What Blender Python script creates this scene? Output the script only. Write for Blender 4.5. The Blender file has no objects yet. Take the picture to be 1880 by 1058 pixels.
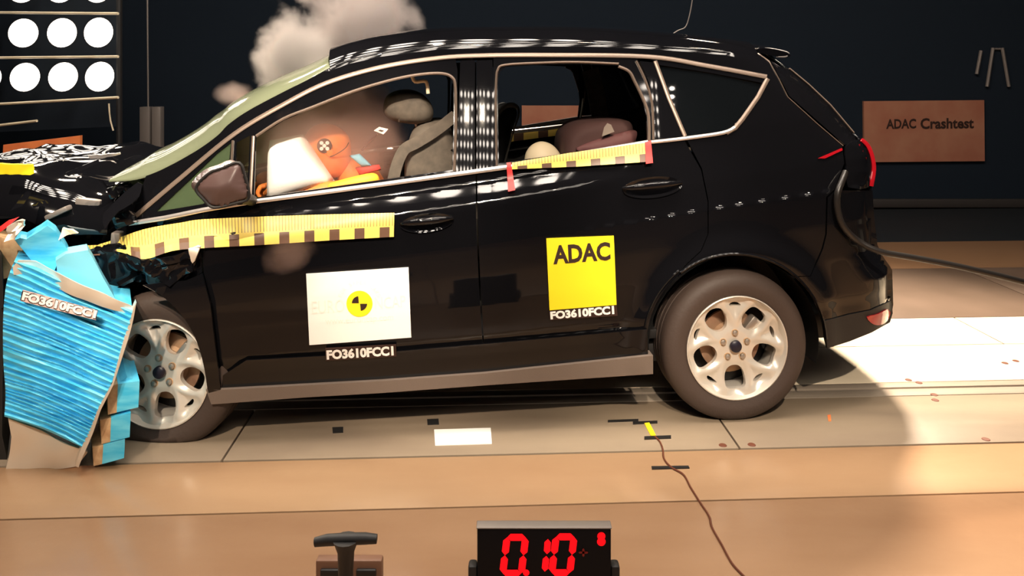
import bpy, bmesh, math, random
import numpy as np
from mathutils import Vector, Matrix
from mathutils.geometry import delaunay_2d_cdt
from mathutils import noise as mnoise
random.seed(7)
sc = bpy.context.scene
COL = sc.collection
F, CX, HY, H = 1400.0, 940.0, 125.0, 1.49      # focal length in px, principal column, horizon row, camera height

# ------------------------------------------------------------------ camera, world, exposure
cd = bpy.data.cameras.new('camera'); cam = bpy.data.objects.new('camera', cd); COL.objects.link(cam)
cd.sensor_fit = 'HORIZONTAL'; cd.sensor_width = 36.0; cd.lens = 36.0 * F / 1880.0
cd.shift_y = -(529.0 - HY) / 1880.0; cd.clip_start = 0.05; cd.clip_end = 60
cam.location = (0, 0, H); cam.rotation_euler = (math.pi / 2, 0, 0); sc.camera = cam
sc.view_settings.view_transform = 'Standard'; sc.view_settings.look = 'None'
sc.view_settings.exposure = 0.0; sc.view_settings.gamma = 1.0; sc.view_settings.use_curve_mapping = False
w = bpy.data.worlds.new('hall_dark'); sc.world = w; w.use_nodes = True
w.node_tree.nodes['Background'].inputs[0].default_value = (0.22, 0.42, 0.75, 1)
w.node_tree.nodes['Background'].inputs[1].default_value = 0.008
sc.cycles.max_bounces = 8; sc.cycles.transparent_max_bounces = 16; sc.cycles.volume_bounces = 1
sc.cycles.volume_step_rate = 2.0; sc.cycles.sample_clamp_indirect = 6.0

def spot(name, loc, tgt, energy, color, angle=70, blend=0.7, size=0.35, parent=None):
    l = bpy.data.lights.new(name, 'SPOT'); l.energy = energy; l.color = color
    l.spot_size = math.radians(angle); l.spot_blend = blend; l.shadow_soft_size = size
    o = bpy.data.objects.new(name, l); COL.objects.link(o); o.location = loc
    o.rotation_euler = (Vector(tgt) - Vector(loc)).to_track_quat('-Z', 'Y').to_euler()
    return o
WARM = (1.0, 0.83, 0.64)
# overhead bank above the car, front bank above the camera, side bank at the back left
for i, x in enumerate((-2.0, -0.6, 0.9, 2.3)):
    spot('spot_lamp', (x, 2.8, 5.3), (x * 0.95, 3.9, 0), 200, WARM, 36, 0.9, 0.1)
for i, x in enumerate((-1.9, -0.9, 0.1, 1.1)):
    spot('spot_lamp', (x, -1.95, 5.2), (x * 1.05, 3.1, 0.85), 1700, WARM, 18, 0.7, 0.05)
spot('spot_lamp', (2.6, 6.9, 4.8), (2.3, 3.75, 0), 5200, WARM, 40, 0.8, 0.4)
spot('spot_lamp', (-3.6, 6.9, 4.8), (-2.2, 3.0, 0), 1500, WARM, 44, 0.8, 0.25)
spot('spot_lamp', (-1.4, -1.9, 4.6), (-0.75, 3.4, 1.25), 2400, WARM, 10, 0.8, 0.05)  # extra front spot, added to brighten the cabin haze
spot('spot_lamp', (-0.5, 7.2, 4.8), (0.0, 4.7, 1.25), 700, WARM, 24, 0.8, 0.1)  # extra back spot, added to light the far window sill
spot('spot_lamp', (-3.6, 6.6, 2.6), (-1.3, 3.4, 1.0), 420, WARM, 60, 0.8, 0.3)

# ------------------------------------------------------------------ helpers
def mat(name, col, rough=0.5, metal=0.0, emit=0.0, coat=0.0, spec=0.5, noise=None, bump=None, alpha=1.0, trans=0.0, ior=1.45):
    m = bpy.data.materials.new(name); m.use_nodes = True
    n = m.node_tree.nodes; L = m.node_tree.links; b = n['Principled BSDF']
    b.inputs['Base Color'].default_value = (*col, 1); b.inputs['Roughness'].default_value = rough
    b.inputs['Metallic'].default_value = metal; b.inputs['Coat Weight'].default_value = coat
    b.inputs['Coat Roughness'].default_value = 0.03; b.inputs['Specular IOR Level'].default_value = spec
    b.inputs['Alpha'].default_value = alpha; b.inputs['Transmission Weight'].default_value = trans; b.inputs['IOR'].default_value = ior
    if emit:
        b.inputs['Emission Color'].default_value = (*col, 1); b.inputs['Emission Strength'].default_value = emit
    if noise:      # (scale, second colour, detail)
        tc = n.new('ShaderNodeTexCoord'); t = n.new('ShaderNodeTexNoise'); t.inputs['Scale'].default_value = noise[0]
        t.inputs['Detail'].default_value = noise[2]
        mp = n.new('ShaderNodeMapping'); mp.inputs['Scale'].default_value = noise[3] if len(noise) > 3 else (1, 1, 1)
        r = n.new('ShaderNodeValToRGB'); r.color_ramp.elements[0].position = 0.35; r.color_ramp.elements[1].position = 0.68
        r.color_ramp.elements[0].color = (*col, 1); r.color_ramp.elements[1].color = (*noise[1], 1)
        L.new(tc.outputs['Object'], mp.inputs[0]); L.new(mp.outputs[0], t.inputs['Vector'])
        L.new(t.outputs['Fac'], r.inputs[0]); L.new(r.outputs[0], b.inputs['Base Color'])
    if bump:
        tc = n.new('ShaderNodeTexCoord'); t = n.new('ShaderNodeTexNoise'); t.inputs['Scale'].default_value = bump[0]
        t.inputs['Detail'].default_value = 4
        bp = n.new('ShaderNodeBump'); bp.inputs['Strength'].default_value = bump[1]; bp.inputs['Distance'].default_value = 0.01
        L.new(tc.outputs['Object'], t.inputs['Vector']); L.new(t.outputs['Fac'], bp.inputs['Height']); L.new(bp.outputs[0], b.inputs['Normal'])
    return m

def obj(name, verts, faces, m, parent=None, smooth=True, angle=40, uv=None, **props):
    me = bpy.data.meshes.new(name); me.from_pydata([tuple(map(float, v)) for v in verts], [], faces)
    me.validate(); me.update()
    if uv is not None:
        lay = me.uv_layers.new(name='UVMap')
        for lp in me.loops: lay.data[lp.index].uv = uv[lp.vertex_index]
    if m: me.materials.append(m)
    if smooth:
        me.polygons.foreach_set('use_smooth', [True] * len(me.polygons))
        me.set_sharp_from_angle(angle=math.radians(angle))
    o = bpy.data.objects.new(name, me); COL.objects.link(o)
    if parent is not None: o.parent = parent
    for k, v in props.items(): o[k] = v
    return o

def bm_obj(name, bm, m, parent=None, smooth=True, angle=40, **props):
    bmesh.ops.recalc_face_normals(bm, faces=bm.faces)
    me = bpy.data.meshes.new(name); bm.to_mesh(me); bm.free()
    if m: me.materials.append(m)
    if smooth:
        me.polygons.foreach_set('use_smooth', [True] * len(me.polygons))
        me.set_sharp_from_angle(angle=math.radians(angle))
    o = bpy.data.objects.new(name, me); COL.objects.link(o)
    if parent is not None: o.parent = parent
    for k, v in props.items(): o[k] = v
    return o

def empty(name, loc=(0, 0, 0), rz=0.0, parent=None, **props):
    o = bpy.data.objects.new(name, None); COL.objects.link(o); o.location = loc; o.rotation_euler = (0, 0, rz)
    if parent is not None: o.parent = parent
    for k, v in props.items(): o[k] = v
    return o

def box_bm(bm, c, s, rot=None, bev=0.0):
    r = bmesh.ops.create_cube(bm, size=1.0)
    vs = r['verts']
    M = Matrix.Translation(Vector(c)) @ (rot.to_4x4() if rot is not None else Matrix.Identity(4)) @ Matrix.Diagonal((*s, 1))
    bmesh.ops.transform(bm, matrix=M, verts=vs)
    if bev:
        es = set(e for v in vs for e in v.link_edges)
        bmesh.ops.bevel(bm, geom=list(es), offset=bev, segments=2, profile=0.5, affect='EDGES')

def box(name, c, s, m, parent=None, rot=None, bev=0.004, **props):
    bm = bmesh.new(); box_bm(bm, c, s, rot, bev); return bm_obj(name, bm, m, parent, **props)

def cr(pts, n=6, closed=False):
    pts = [tuple(p) for p in pts]; out = []; N = len(pts)
    for i in range(N if closed else N - 1):
        p0 = pts[(i - 1) % N] if (closed or i > 0) else pts[0]
        p1 = pts[i]; p2 = pts[(i + 1) % N]; p3 = pts[(i + 2) % N] if (closed or i + 2 < N) else pts[-1]
        for k in range(n):
            t = k / n
            out.append(tuple(0.5 * ((2 * b) + (-a + c) * t + (2 * a - 5 * b + 4 * c - d) * t * t + (-a + 3 * b - 3 * c + d) * t ** 3)
                             for a, b, c, d in zip(p0, p1, p2, p3)))
    if not closed: out.append(pts[-1])
    return out

def tube_data(path, rad, seg=8, cap=True):
    path = [Vector(p) for p in path]; V = []; Fs = []
    n = len(path); rads = rad if isinstance(rad, (list, tuple)) else [rad] * n
    up = Vector((0, 0, 1)); prev = None
    for i, p in enumerate(path):
        d = (path[min(i + 1, n - 1)] - path[max(i - 1, 0)]).normalized()
        a = prev if prev is not None else (d.cross(up) if abs(d.dot(up)) < 0.95 else d.cross(Vector((1, 0, 0))))
        a = (a - d * a.dot(d)).normalized(); b = d.cross(a); prev = a
        for k in range(seg):
            t = 2 * math.pi * k / seg
            V.append(p + (a * math.cos(t) + b * math.sin(t)) * rads[i])
    for i in range(n - 1):
        for k in range(seg):
            k2 = (k + 1) % seg
            Fs.append((i * seg + k, i * seg + k2, (i + 1) * seg + k2, (i + 1) * seg + k))
    if cap:
        Fs.append(tuple(range(seg))[::-1]); Fs.append(tuple((n - 1) * seg + k for k in range(seg)))
    return V, Fs
def tube(name, path, rad, m, parent=None, seg=8, **props):
    V, Fs = tube_data(path, rad, seg); return obj(name, V, Fs, m, parent, **props)

def pw(px, py, Y):                      # world point seen at a pixel, at depth Y
    return Vector(((px - CX) / F * Y, Y, H + (HY - py) / F * Y))
def pf(px, py, z=0.0):                  # world point on the floor
    Y = F * (H - z) / (py - HY); return Vector(((px - CX) / F * Y, Y, z))

def lathe(profile, seg=64, axis='v', closed=False):
    """profile: list of (radius, v). Axis along local Y."""
    V = []; Fs = []; n = len(profile)
    for k in range(seg):
        t = 2 * math.pi * k / seg
        for r, v in profile: V.append((r * math.cos(t), v, r * math.sin(t)))
    for k in range(seg):
        k2 = (k + 1) % seg
        for i in range(n if closed else n - 1):
            j = (i + 1) % n
            Fs.append((k * n + i, k * n + j, k2 * n + j, k2 * n + i))
    return V, Fs

# ------------------------------------------------------------------ car frame
O2 = np.array([0.949, 3.21]); PSI = math.atan2(0.24, 2.34)
EU = np.array([math.cos(PSI), math.sin(PSI)]); EV = np.array([-math.sin(PSI), math.cos(PSI)])
def to_car(X, Y):
    dx = X - O2[0]; dy = Y - O2[1]
    return dx * EU[0] + dy * EU[1], dx * EV[0] + dy * EV[1]
VC = 0.87                               # centre plane of the car
def ray_car(px, py):
    px = np.asarray(px, float); py = np.asarray(py, float)
    c = to_car(0.0, 0.0); dX = (px - CX) / F; dY = np.ones_like(px)
    du = dX * EU[0] + dY * EU[1]; dv = dX * EV[0] + dY * EV[1]; dz = (HY - py) / F
    return c, du, dv, dz
def Pv(px, py, v):                      # car-frame point at a pixel on the plane v
    c, du, dv, dz = ray_car(float(px), float(py)); v = float(v); t = (v - c[1]) / dv
    return Vector((float(c[0] + du * t), float(v), float(H + dz * t)))
def w2c(p):
    u, v = to_car(p[0], p[1]); return Vector((u, v, p[2]))
# belt and sill heights along the car
BELT = [(-100, 470), (150, 428), (232, 412), (461, 372), (900, 311), (1190, 262), (1340, 237), (1500, 213), (1620, 198)]
_b = [Pv(x, y, 0.07) for x, y in BELT]; BU = [p[0] for p in _b]; BZ = [p[2] for p in _b]
SILL = [(300, 722), (405, 714), (889, 680), (1198, 652), (1640, 615)]
_s = [Pv(x, y, 0.02) for x, y in SILL]; SU = [p[0] for p in _s]; SZ = [p[2] for p in _s]
dd = np.array([0, .03, .05, .065, .08, .10, .12, .14, .17, .21, .28, .38, .48, .56, .595, .62, .66, .72, .9])
vv = np.array([.070, .066, .060, .047, .0345, .018, .005, .001, .000, -.002, -.008, -.012, -.008, 0, .004, .014, .022, .030, .06])
fine = np.arange(-0.1, 1.0, 0.002); prof = np.interp(fine, dd, vv)
ker = np.exp(-(np.arange(-9, 10) / 3.4) ** 2); ker /= ker.sum(); prof = np.convolve(np.pad(prof, 9, 'edge'), ker, 'valid')
RU = RZ = None
def W0(u, z):
    zb = np.interp(u, BU, BZ); zs = np.interp(u, SU, SZ)
    d = zb - z
    dl = np.where(d < 0.2, d, 0.2 + (d - 0.2) * (0.52 / np.maximum(zb - zs - 0.2, 0.1)))
    low = np.interp(dl, fine, prof)
    lin = np.maximum(0.070 - 0.26 * dl, low * (dl > 0.24) - 9 * (dl <= 0.24)); lin = np.where(dl > 0.28, low, lin)
    fd = np.clip((u + 0.80) / 0.55, 0, 1); fd = fd * fd * (3 - 2 * fd); low = low * (1 - fd) + lin * fd
    up = 0.070 + 0.33 * (-d) + 0.08 * d * d
    v = np.where(d > 0, low, up)
    if RU is not None:                       # the side rolls over into the roof
        e = np.clip(z - (np.interp(u, RU, RZ) - 0.03), 0, 0.04) * np.clip((u + 1.95) / 0.15, 0, 1)
        v = v + 0.5 * 17 * e * e
    r = np.sqrt(u * u + (z - 0.316) ** 2)
    v = v - 0.03 * np.exp(-((r - 0.40) / 0.06) ** 2) * (z > 0)
    v = v + 0.18 * np.clip(u - 0.30, 0, 9) ** 2
    v = v + 0.10 * np.clip(-1.55 - u, 0, 9) ** 2 * (d < 0.1)
    return v
SIL = [(1395, 84), (1449, 124), (1485, 152), (1525, 190), (1570, 243), (1590, 262), (1603, 285), (1607, 310), (1603, 343), (1606, 400), (1612, 450),
       (1622, 470), (1640, 495), (1642, 560), (1636, 592), (1600, 612)]
_e = []
for x, y in SIL:
    p = Pv(x, y, 0.2)
    for _ in range(3): p = Pv(x, y, float(W0(p[0], p[2])) + 0.13)
    _e.append(p)
_e = sorted(_e, key=lambda p: p[2]); EZ = [p[2] for p in _e]; EE = [p[0] for p in _e]
RR = 0.26
_r = [(606, 124), (640, 111), (700, 97), (800, 84), (900, 80), (1000, 78), (1100, 79), (1200, 84), (1300, 92), (1392, 101), (1446, 112)]
_q = []
for x, y in _r:
    p = Pv(x, y, 0.25)
    for _ in range(4): p = Pv(x, y, float(W0(p[0], p[2])) + 0.05)
    _q.append(p)
RU, RZ = [p[0] for p in _q], [p[2] for p in _q]
def W(u, z):
    v = W0(u, z)
    ue = np.interp(z, EZ, EE)
    s = np.clip((u - (ue - RR)) / RR, 0, 0.9)
    return v + RR * (1 - np.sqrt(1 - s * s))
def P3(px, py, off=0.0):                # car-frame points where pixels meet the body side (vectorised)
    c, du, dv, dz = ray_car(px, py)
    lo = np.full_like(du, 2.3); hi = np.full_like(du, 4.6)
    for _ in range(34):
        t = 0.5 * (lo + hi)
        f = (c[1] + dv * t) - W(c[0] + du * t, H + dz * t) - off
        hi = np.where(f > 0, t, hi); lo = np.where(f > 0, lo, t)
    t = 0.5 * (lo + hi)
    return np.stack([c[0] + du * t, c[1] + dv * t, H + dz * t], -1)
def P1(px, py, off=0.0): return Vector(P3(np.array([px]), np.array([py]), off)[0])

def dens(poly, step, closed=True):
    out = []; N = len(poly)
    for i in range(N if closed else N - 1):
        a = np.array(poly[i], float); b = np.array(poly[(i + 1) % N], float)
        k = max(1, int(np.linalg.norm(b - a) / step))
        for j in range(k): out.append(tuple(a + (b - a) * j / k))
    if not closed: out.append(tuple(poly[-1]))
    return out
def inside(pts, poly):
    pts = np.asarray(pts); poly = np.asarray(poly); x, y = pts[:, 0], pts[:, 1]
    r = np.zeros(len(pts), bool); j = len(poly) - 1
    for i in range(len(poly)):
        xi, yi = poly[i]; xj, yj = poly[j]
        if yi != yj:
            r ^= ((yi > y) != (yj > y)) & (x < (xj - xi) * (y - yi) / (yj - yi) + xi)
        j = i
    return r
def fill(outer, holes=(), step=8):
    """triangulate a polygon with holes, with interior grid points"""
    loops = [dens(outer, step)] + [dens(h, step) for h in holes]
    V = [p for l in loops for p in l]; E = []; k = 0
    for l in loops:
        E += [(k + i, k + (i + 1) % len(l)) for i in range(len(l))]; k += len(l)
    B = np.array(V); x0, y0 = B.min(0); x1, y1 = B.max(0)
    gx, gy = np.meshgrid(np.arange(x0 + step / 2, x1, step), np.arange(y0 + step / 2, y1, step))
    G = np.stack([gx.ravel(), gy.ravel()], -1)
    if len(G):
        ok = inside(G, loops[0])
        for h in loops[1:]: ok &= ~inside(G, h)
        G = G[ok]
        if len(G):
            dm = np.concatenate([np.sqrt(((G[i:i + 500, None, :] - B[None]) ** 2).sum(-1)).min(1) for i in range(0, len(G), 500)])
            G = G[dm > step * 0.45]
    allv = [Vector((float(a), float(b))) for a, b in V] + [Vector((float(a), float(b))) for a, b in G]
    vo, eo, fo, _, _, _ = delaunay_2d_cdt(allv, E, [], 0, 1e-4)
    vo = np.array([(v.x, v.y) for v in vo]); fo = [tuple(f) for f in fo]
    cen = np.array([vo[list(f)].mean(0) for f in fo])
    ok = inside(cen, loops[0])
    for h in loops[1:]: ok &= ~inside(cen, h)
    return vo, [f for f, k in zip(fo, ok) if k]
def thicken(P, Fs, dvec):
    """front verts P, faces Fs; add back side displaced by dvec and rim faces"""
    n = len(P); Q = P + dvec
    cnt = {}
    for f in Fs:
        for i in range(len(f)):
            a, b = f[i], f[(i + 1) % len(f)]; cnt[(a, b)] = cnt.get((a, b), 0) + 1
    out = list(Fs) + [tuple(n + i for i in f[::-1]) for f in Fs]
    for (a, b) in cnt:
        if (b, a) not in cnt: out.append((b, a, n + a, n + b))
    return np.concatenate([P, Q]), out
def outward(P, Fs):
    s = 0.0
    for f in Fs[:200]:
        a, b, c = P[f[0]], P[f[1]], P[f[2]]
        s += np.cross(b - a, c - a)[1]
    return Fs if s < 0 else [f[::-1] for f in Fs]
def panel(name, outer, m, parent, holes=(), off=0.0, thick=0.012, step=6, disp=None, mirror=True, **props):
    vo, Fs = fill(outer, holes, step)
    P = P3(vo[:, 0], vo[:, 1], off)
    if disp is not None: P = disp(P, vo)
    Fs = outward(P, Fs)
    Q, G = thicken(P, Fs, np.array([0, thick, 0]))
    o = obj(name, Q, G, m, parent, **props)
    if disp is None:
        n = len(P); h = 0.003
        un, zn = P[:, 0], P[:, 2]
        gu = (W(un + h, zn) - W(un - h, zn)) / (2 * h); gz = (W(un, zn + h) - W(un, zn - h)) / (2 * h)
        N = np.stack([gu, -np.ones(n), gz], -1); N /= np.linalg.norm(N, axis=1)[:, None]
        me = o.data; nf = len(Fs); LN = []
        for poly in me.polygons:
            fn = tuple(poly.normal)
            for li in poly.loop_indices:
                vi = me.loops[li].vertex_index
                LN.append(tuple(N[vi]) if all(v < n for v in poly.vertices) else fn)
        me.normals_split_custom_set(LN)
    if mirror:
        R = Q.copy(); R[:, 1] = 2 * VC - R[:, 1]
        obj(name, R, [f[::-1] for f in G], m, parent, **props)
    return o
def strip(name, pts, width, m, parent, off=-0.008, thick=0.012, mirror=True, **props):
    """trim strip of a pixel width that follows a pixel polyline on the body side"""
    pts = dens(pts, 8, False); n = len(pts); A = []; B = []
    for i in range(n):
        d = np.array(pts[min(i + 1, n - 1)]) - np.array(pts[max(i - 1, 0)]); d = d / (np.linalg.norm(d) + 1e-9)
        nn = np.array([-d[1], d[0]]); wd = width if not callable(width) else width(i / (n - 1))
        A.append(np.array(pts[i]) - nn * wd / 2); B.append(np.array(pts[i]) + nn * wd / 2)
    A = np.array(A); B = np.array(B); M = (A + B) / 2
    a = P3(A[:, 0], A[:, 1], off + 0.004); b = P3(B[:, 0], B[:, 1], off + 0.004); c = P3(M[:, 0], M[:, 1], off)
    P = np.concatenate([a, c, b]); Fs = []
    for i in range(n - 1):
        for k in (0, 1): Fs.append((k * n + i, k * n + i + 1, (k + 1) * n + i + 1, (k + 1) * n + i))
    Fs = outward(P, Fs); Q, G = thicken(P, Fs, np.array([0, thick, 0]))
    o = obj(name, Q, G, m, parent, angle=60, **props)
    if mirror:
        R = Q.copy(); R[:, 1] = 2 * VC - R[:, 1]; obj(name, R, [f[::-1] for f in G], m, parent, angle=60, **props)
    return o
def quadmap(q, s, t):
    """q: pixel corners tl, tr, br, bl"""
    q = [np.array(p, float) for p in q]
    return (q[0] * (1 - s) + q[1] * s) * (1 - t) + (q[3] * (1 - s) + q[2] * s) * t
def text_data(body, bold=0.0):
    cu = bpy.data.curves.new('t', 'FONT'); cu.body = body; cu.size = 1.0; cu.offset = bold; cu.resolution_u = 3
    o = bpy.data.objects.new('t', cu); COL.objects.link(o)
    dg = bpy.context.evaluated_depsgraph_get(); me = bpy.data.meshes.new_from_object(o.evaluated_get(dg))
    V = np.array([v.co[:] for v in me.vertices]); Fs = [tuple(p.vertices) for p in me.polygons]
    bpy.data.objects.remove(o); bpy.data.meshes.remove(me); bpy.data.curves.remove(cu)
    V = V[:, :2]; mn = V.min(0); mx = V.max(0); V = (V - mn) / (mx - mn); return V, Fs
def text_on(name, body, q, m, parent, mapper, bold=0.02, **props):
    V, Fs = text_data(body, bold)
    px = np.array([quadmap(q, s, 1 - t) for s, t in V]); P = mapper(px)
    return obj(name, P, Fs, m, parent, smooth=False, **props)

# ------------------------------------------------------------------ materials
M = {}
M['paint'] = mat('black_paint', (0.004, 0.004, 0.005), 0.05, 0)
M['gloss'] = mat('gloss_black', (0.004, 0.004, 0.005), 0.04, 0)
M['black'] = mat('black_plastic', (0.012, 0.011, 0.011), 0.55)
M['sill'] = mat('grey_plastic', (0.16, 0.125, 0.105), 0.5, bump=(300, 0.1))
M['trim'] = mat('satin_trim', (0.20, 0.15, 0.12), 0.35, 0.4)
M['chrome'] = mat('chrome', (0.95, 0.88, 0.85), 0.28, 0.85)
M['rubber'] = mat('tyre_rubber', (0.055, 0.037, 0.030), 0.62, bump=(60, 0.15))
M['alloy'] = mat('alloy', (0.72, 0.67, 0.60), 0.33, 0.45)
M['disc'] = mat('brake_metal', (0.30, 0.17, 0.11), 0.45, 0.5, noise=(9, (0.5, 0.33, 0.2), 3))
M['steel'] = mat('steel', (0.5, 0.45, 0.4), 0.35, 0.8)
M['yellow'] = mat('yellow_vinyl', (0.95, 0.76, 0.02), 0.45)
M['white'] = mat('white_vinyl', (0.93, 0.91, 0.88), 0.45)
M['ink'] = mat('dark_ink', (0.03, 0.012, 0.008), 0.6)
M['faint'] = mat('faint_print', (0.86, 0.84, 0.78), 0.5)
M['red'] = mat('red_tape', (0.75, 0.03, 0.03), 0.4)
M['redlens'] = mat('red_lens', (0.32, 0.006, 0.012), 0.12, coat=1.0)
M['glassblk'] = mat('privacy_glass', (0.004, 0.005, 0.006), 0.03, coat=1.0, alpha=0.9)
M['seat'] = mat('seat_cloth', (0.075, 0.062, 0.050), 0.85, noise=(25, (0.11, 0.09, 0.07), 3))
M['plum'] = mat('plum_cloth', (0.075, 0.035, 0.032), 0.8)
M['orange'] = mat('orange_vinyl', (0.85, 0.24, 0.05), 0.5)
M['amber'] = mat('amber_sleeve', (0.95, 0.42, 0.03), 0.6)
M['cream'] = mat('cream_vinyl', (0.85, 0.72, 0.50), 0.5)
M['airbag'] = mat('airbag_cloth', (0.93, 0.90, 0.86), 0.8, bump=(30, 0.2))
M['cyan'] = mat('blue_aluminium', (0.05, 0.50, 0.82), 0.38, 0.1, noise=(9, (0.15, 0.66, 0.92), 3, (1, 1, 5)))
M['cyanlt'] = mat('pale_blue_aluminium', (0.20, 0.62, 0.80), 0.4, 0.15)
M['card'] = mat('brown_core', (0.42, 0.24, 0.12), 0.6, noise=(30, (0.6, 0.4, 0.22), 3))
M['sheet'] = mat('aluminium_sheet', (0.75, 0.66, 0.55), 0.4, 0.5)
M['navy'] = mat('dark_wall_paint', (0.0022, 0.008, 0.017), 0.95)
M['brownboard'] = mat('orange_board', (0.33, 0.12, 0.07), 0.8, noise=(3, (0.38, 0.17, 0.10), 3))
M['orangeboard'] = mat('bright_orange_board', (0.62, 0.14, 0.04), 0.7, noise=(6, (0.75, 0.22, 0.06), 3))
M['greymetal'] = mat('grey_metal', (0.22, 0.19, 0.17), 0.5, 0.3)
M['lampface'] = mat('lamp_glow', (1.0, 0.93, 0.84), 0.5, emit=3.0)
M['led'] = mat('red_led', (0.9, 0.006, 0.01), 0.5, emit=1.0, spec=0.0)
M['leddim'] = mat('dim_led', (0.25, 0.005, 0.005), 0.5)
M['darkcable'] = mat('rubber_hose', (0.014, 0.012, 0.011), 0.32)
M['browncable'] = mat('brown_cable', (0.13, 0.04, 0.02), 0.5)
def emis(name, col, s):
    m = bpy.data.materials.new(name); m.use_nodes = True; n = m.node_tree.nodes; n.clear()
    e = n.new('ShaderNodeEmission'); e.inputs[0].default_value = (*col, 1); e.inputs[1].default_value = s
    o = n.new('ShaderNodeOutputMaterial'); m.node_tree.links.new(e.outputs[0], o.inputs[0]); return m
M['hot'] = emis('hot_lamp', (1.0, 0.88, 0.76), 34.0)

def glass_mat(name, tint, alpha, body, rough=0.03):
    m = bpy.data.materials.new(name); m.use_nodes = True; n = m.node_tree.nodes; L = m.node_tree.links; n.clear()
    t = n.new('ShaderNodeBsdfTransparent'); t.inputs[0].default_value = (*tint, 1)
    d = n.new('ShaderNodeBsdfDiffuse'); d.inputs[0].default_value = (*body, 1)
    tl = n.new('ShaderNodeBsdfTranslucent'); tl.inputs[0].default_value = (*body, 1)
    g = n.new('ShaderNodeBsdfGlossy'); g.inputs['Roughness'].default_value = rough
    a1 = n.new('ShaderNodeMixShader'); a1.inputs[0].default_value = 0.5; L.new(d.outputs[0], a1.inputs[1]); L.new(tl.outputs[0], a1.inputs[2])
    a2 = n.new('ShaderNodeMixShader'); a2.inputs[0].default_value = alpha; L.new(t.outputs[0], a2.inputs[1]); L.new(a1.outputs[0], a2.inputs[2])
    fr = n.new('ShaderNodeFresnel'); fr.inputs[0].default_value = 1.5
    a3 = n.new('ShaderNodeMixShader'); L.new(fr.outputs[0], a3.inputs[0]); L.new(a2.outputs[0], a3.inputs[1]); L.new(g.outputs[0], a3.inputs[2])
    o = n.new('ShaderNodeOutputMaterial'); L.new(a3.outputs[0], o.inputs[0]); return m
M['windshield'] = glass_mat('green_cracked_glass', (0.6, 0.75, 0.6), 0.75, (0.36, 0.40, 0.26), 0.08)
_n = M['windshield'].node_tree; _t = _n.nodes.new('ShaderNodeTexVoronoi'); _t.inputs['Scale'].default_value = 16; _t.feature = 'DISTANCE_TO_EDGE'
_c = _n.nodes.new('ShaderNodeTexCoord'); _n.links.new(_c.outputs['Object'], _t.inputs['Vector'])
_b = _n.nodes.new('ShaderNodeBump'); _b.inputs['Strength'].default_value = 0.5; _b.inputs['Distance'].default_value = 0.02; _n.links.new(_t.outputs['Distance'], _b.inputs['Height'])
for _k in _n.nodes:
    if _k.bl_idname == 'ShaderNodeBsdfGlossy': _n.links.new(_b.outputs[0], _k.inputs['Normal'])
M['greenglass'] = glass_mat('green_glass', (0.45, 0.65, 0.45), 0.45, (0.20, 0.27, 0.15))

def tape_mat():
    m = bpy.data.materials.new('scale_tape'); m.use_nodes = True; n = m.node_tree.nodes; L = m.node_tree.links
    b = n['Principled BSDF']; b.inputs['Roughness'].default_value = 0.4
    uv = n.new('ShaderNodeUVMap'); s = n.new('ShaderNodeSeparateXYZ'); L.new(uv.outputs[0], s.inputs[0])
    def mth(op, a, bv=None, c=None):
        k = n.new('ShaderNodeMath'); k.operation = op
        for i, x in enumerate((a, bv, c)):
            if x is None: continue
            if isinstance(x, (int, float)): k.inputs[i].default_value = x
            else: L.new(x, k.inputs[i])
        return k.outputs[0]
    sq = mth('GREATER_THAN', mth('FRACT', s.outputs[0]), 0.60)              # black square part of each period
    low = mth('LESS_THAN', s.outputs[1], 0.42)
    tk = mth('GREATER_THAN', mth('FRACT', mth('MULTIPLY', s.outputs[0], 8.0)), 0.74)
    hi = mth('GREATER_THAN', s.outputs[1], 0.46)
    f = mth('MAXIMUM', mth('MULTIPLY', sq, low), mth('MULTIPLY', mth('MULTIPLY', tk, hi), 0.8))
    mx = n.new('ShaderNodeMix'); mx.data_type = 'RGBA'; L.new(f, mx.inputs[0])
    mx.inputs[6].default_value = (0.90, 0.66, 0.14, 1); mx.inputs[7].default_value = (0.13, 0.07, 0.045, 1)
    L.new(mx.outputs[2], b.inputs['Base Color']); return m
M['tape'] = tape_mat()

# ------------------------------------------------------------------ setting: floor, walls
FA = math.radians(2.7); FE = Vector((math.cos(FA), math.sin(FA), 0)); FN = Vector((-math.sin(FA), math.cos(FA), 0))
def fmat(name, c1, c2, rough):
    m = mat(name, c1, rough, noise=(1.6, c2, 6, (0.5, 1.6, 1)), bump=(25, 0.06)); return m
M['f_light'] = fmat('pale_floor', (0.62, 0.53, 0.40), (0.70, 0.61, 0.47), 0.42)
M['f_warm'] = fmat('warm_floor', (0.34, 0.205, 0.115), (0.42, 0.27, 0.155), 0.25)
M['f_near'] = fmat('red_brown_floor', (0.30, 0.172, 0.096), (0.37, 0.225, 0.13), 0.25)
M['f_grey'] = fmat('grey_brown_floor', (0.21, 0.16, 0.115), (0.30, 0.235, 0.165), 0.42)  # grey-brown, greyer than the neighbouring plates
M['f_rail'] = mat('rail_metal', (0.30, 0.25, 0.20), 0.45, 0.3, noise=(6, (0.36, 0.30, 0.24), 4, (0.3, 3, 1)))
floor = box('floor', (0, 2.3, -0.06), (16, 12.4, 0.08), mat('sub_floor', (0.10, 0.045, 0.03), 0.8), bev=0, kind='structure')
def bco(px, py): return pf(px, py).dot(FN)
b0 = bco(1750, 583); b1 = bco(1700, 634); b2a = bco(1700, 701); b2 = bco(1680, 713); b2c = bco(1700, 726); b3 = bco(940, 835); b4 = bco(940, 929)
def aco(px, py): return pf(px, py).dot(FE)
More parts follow.
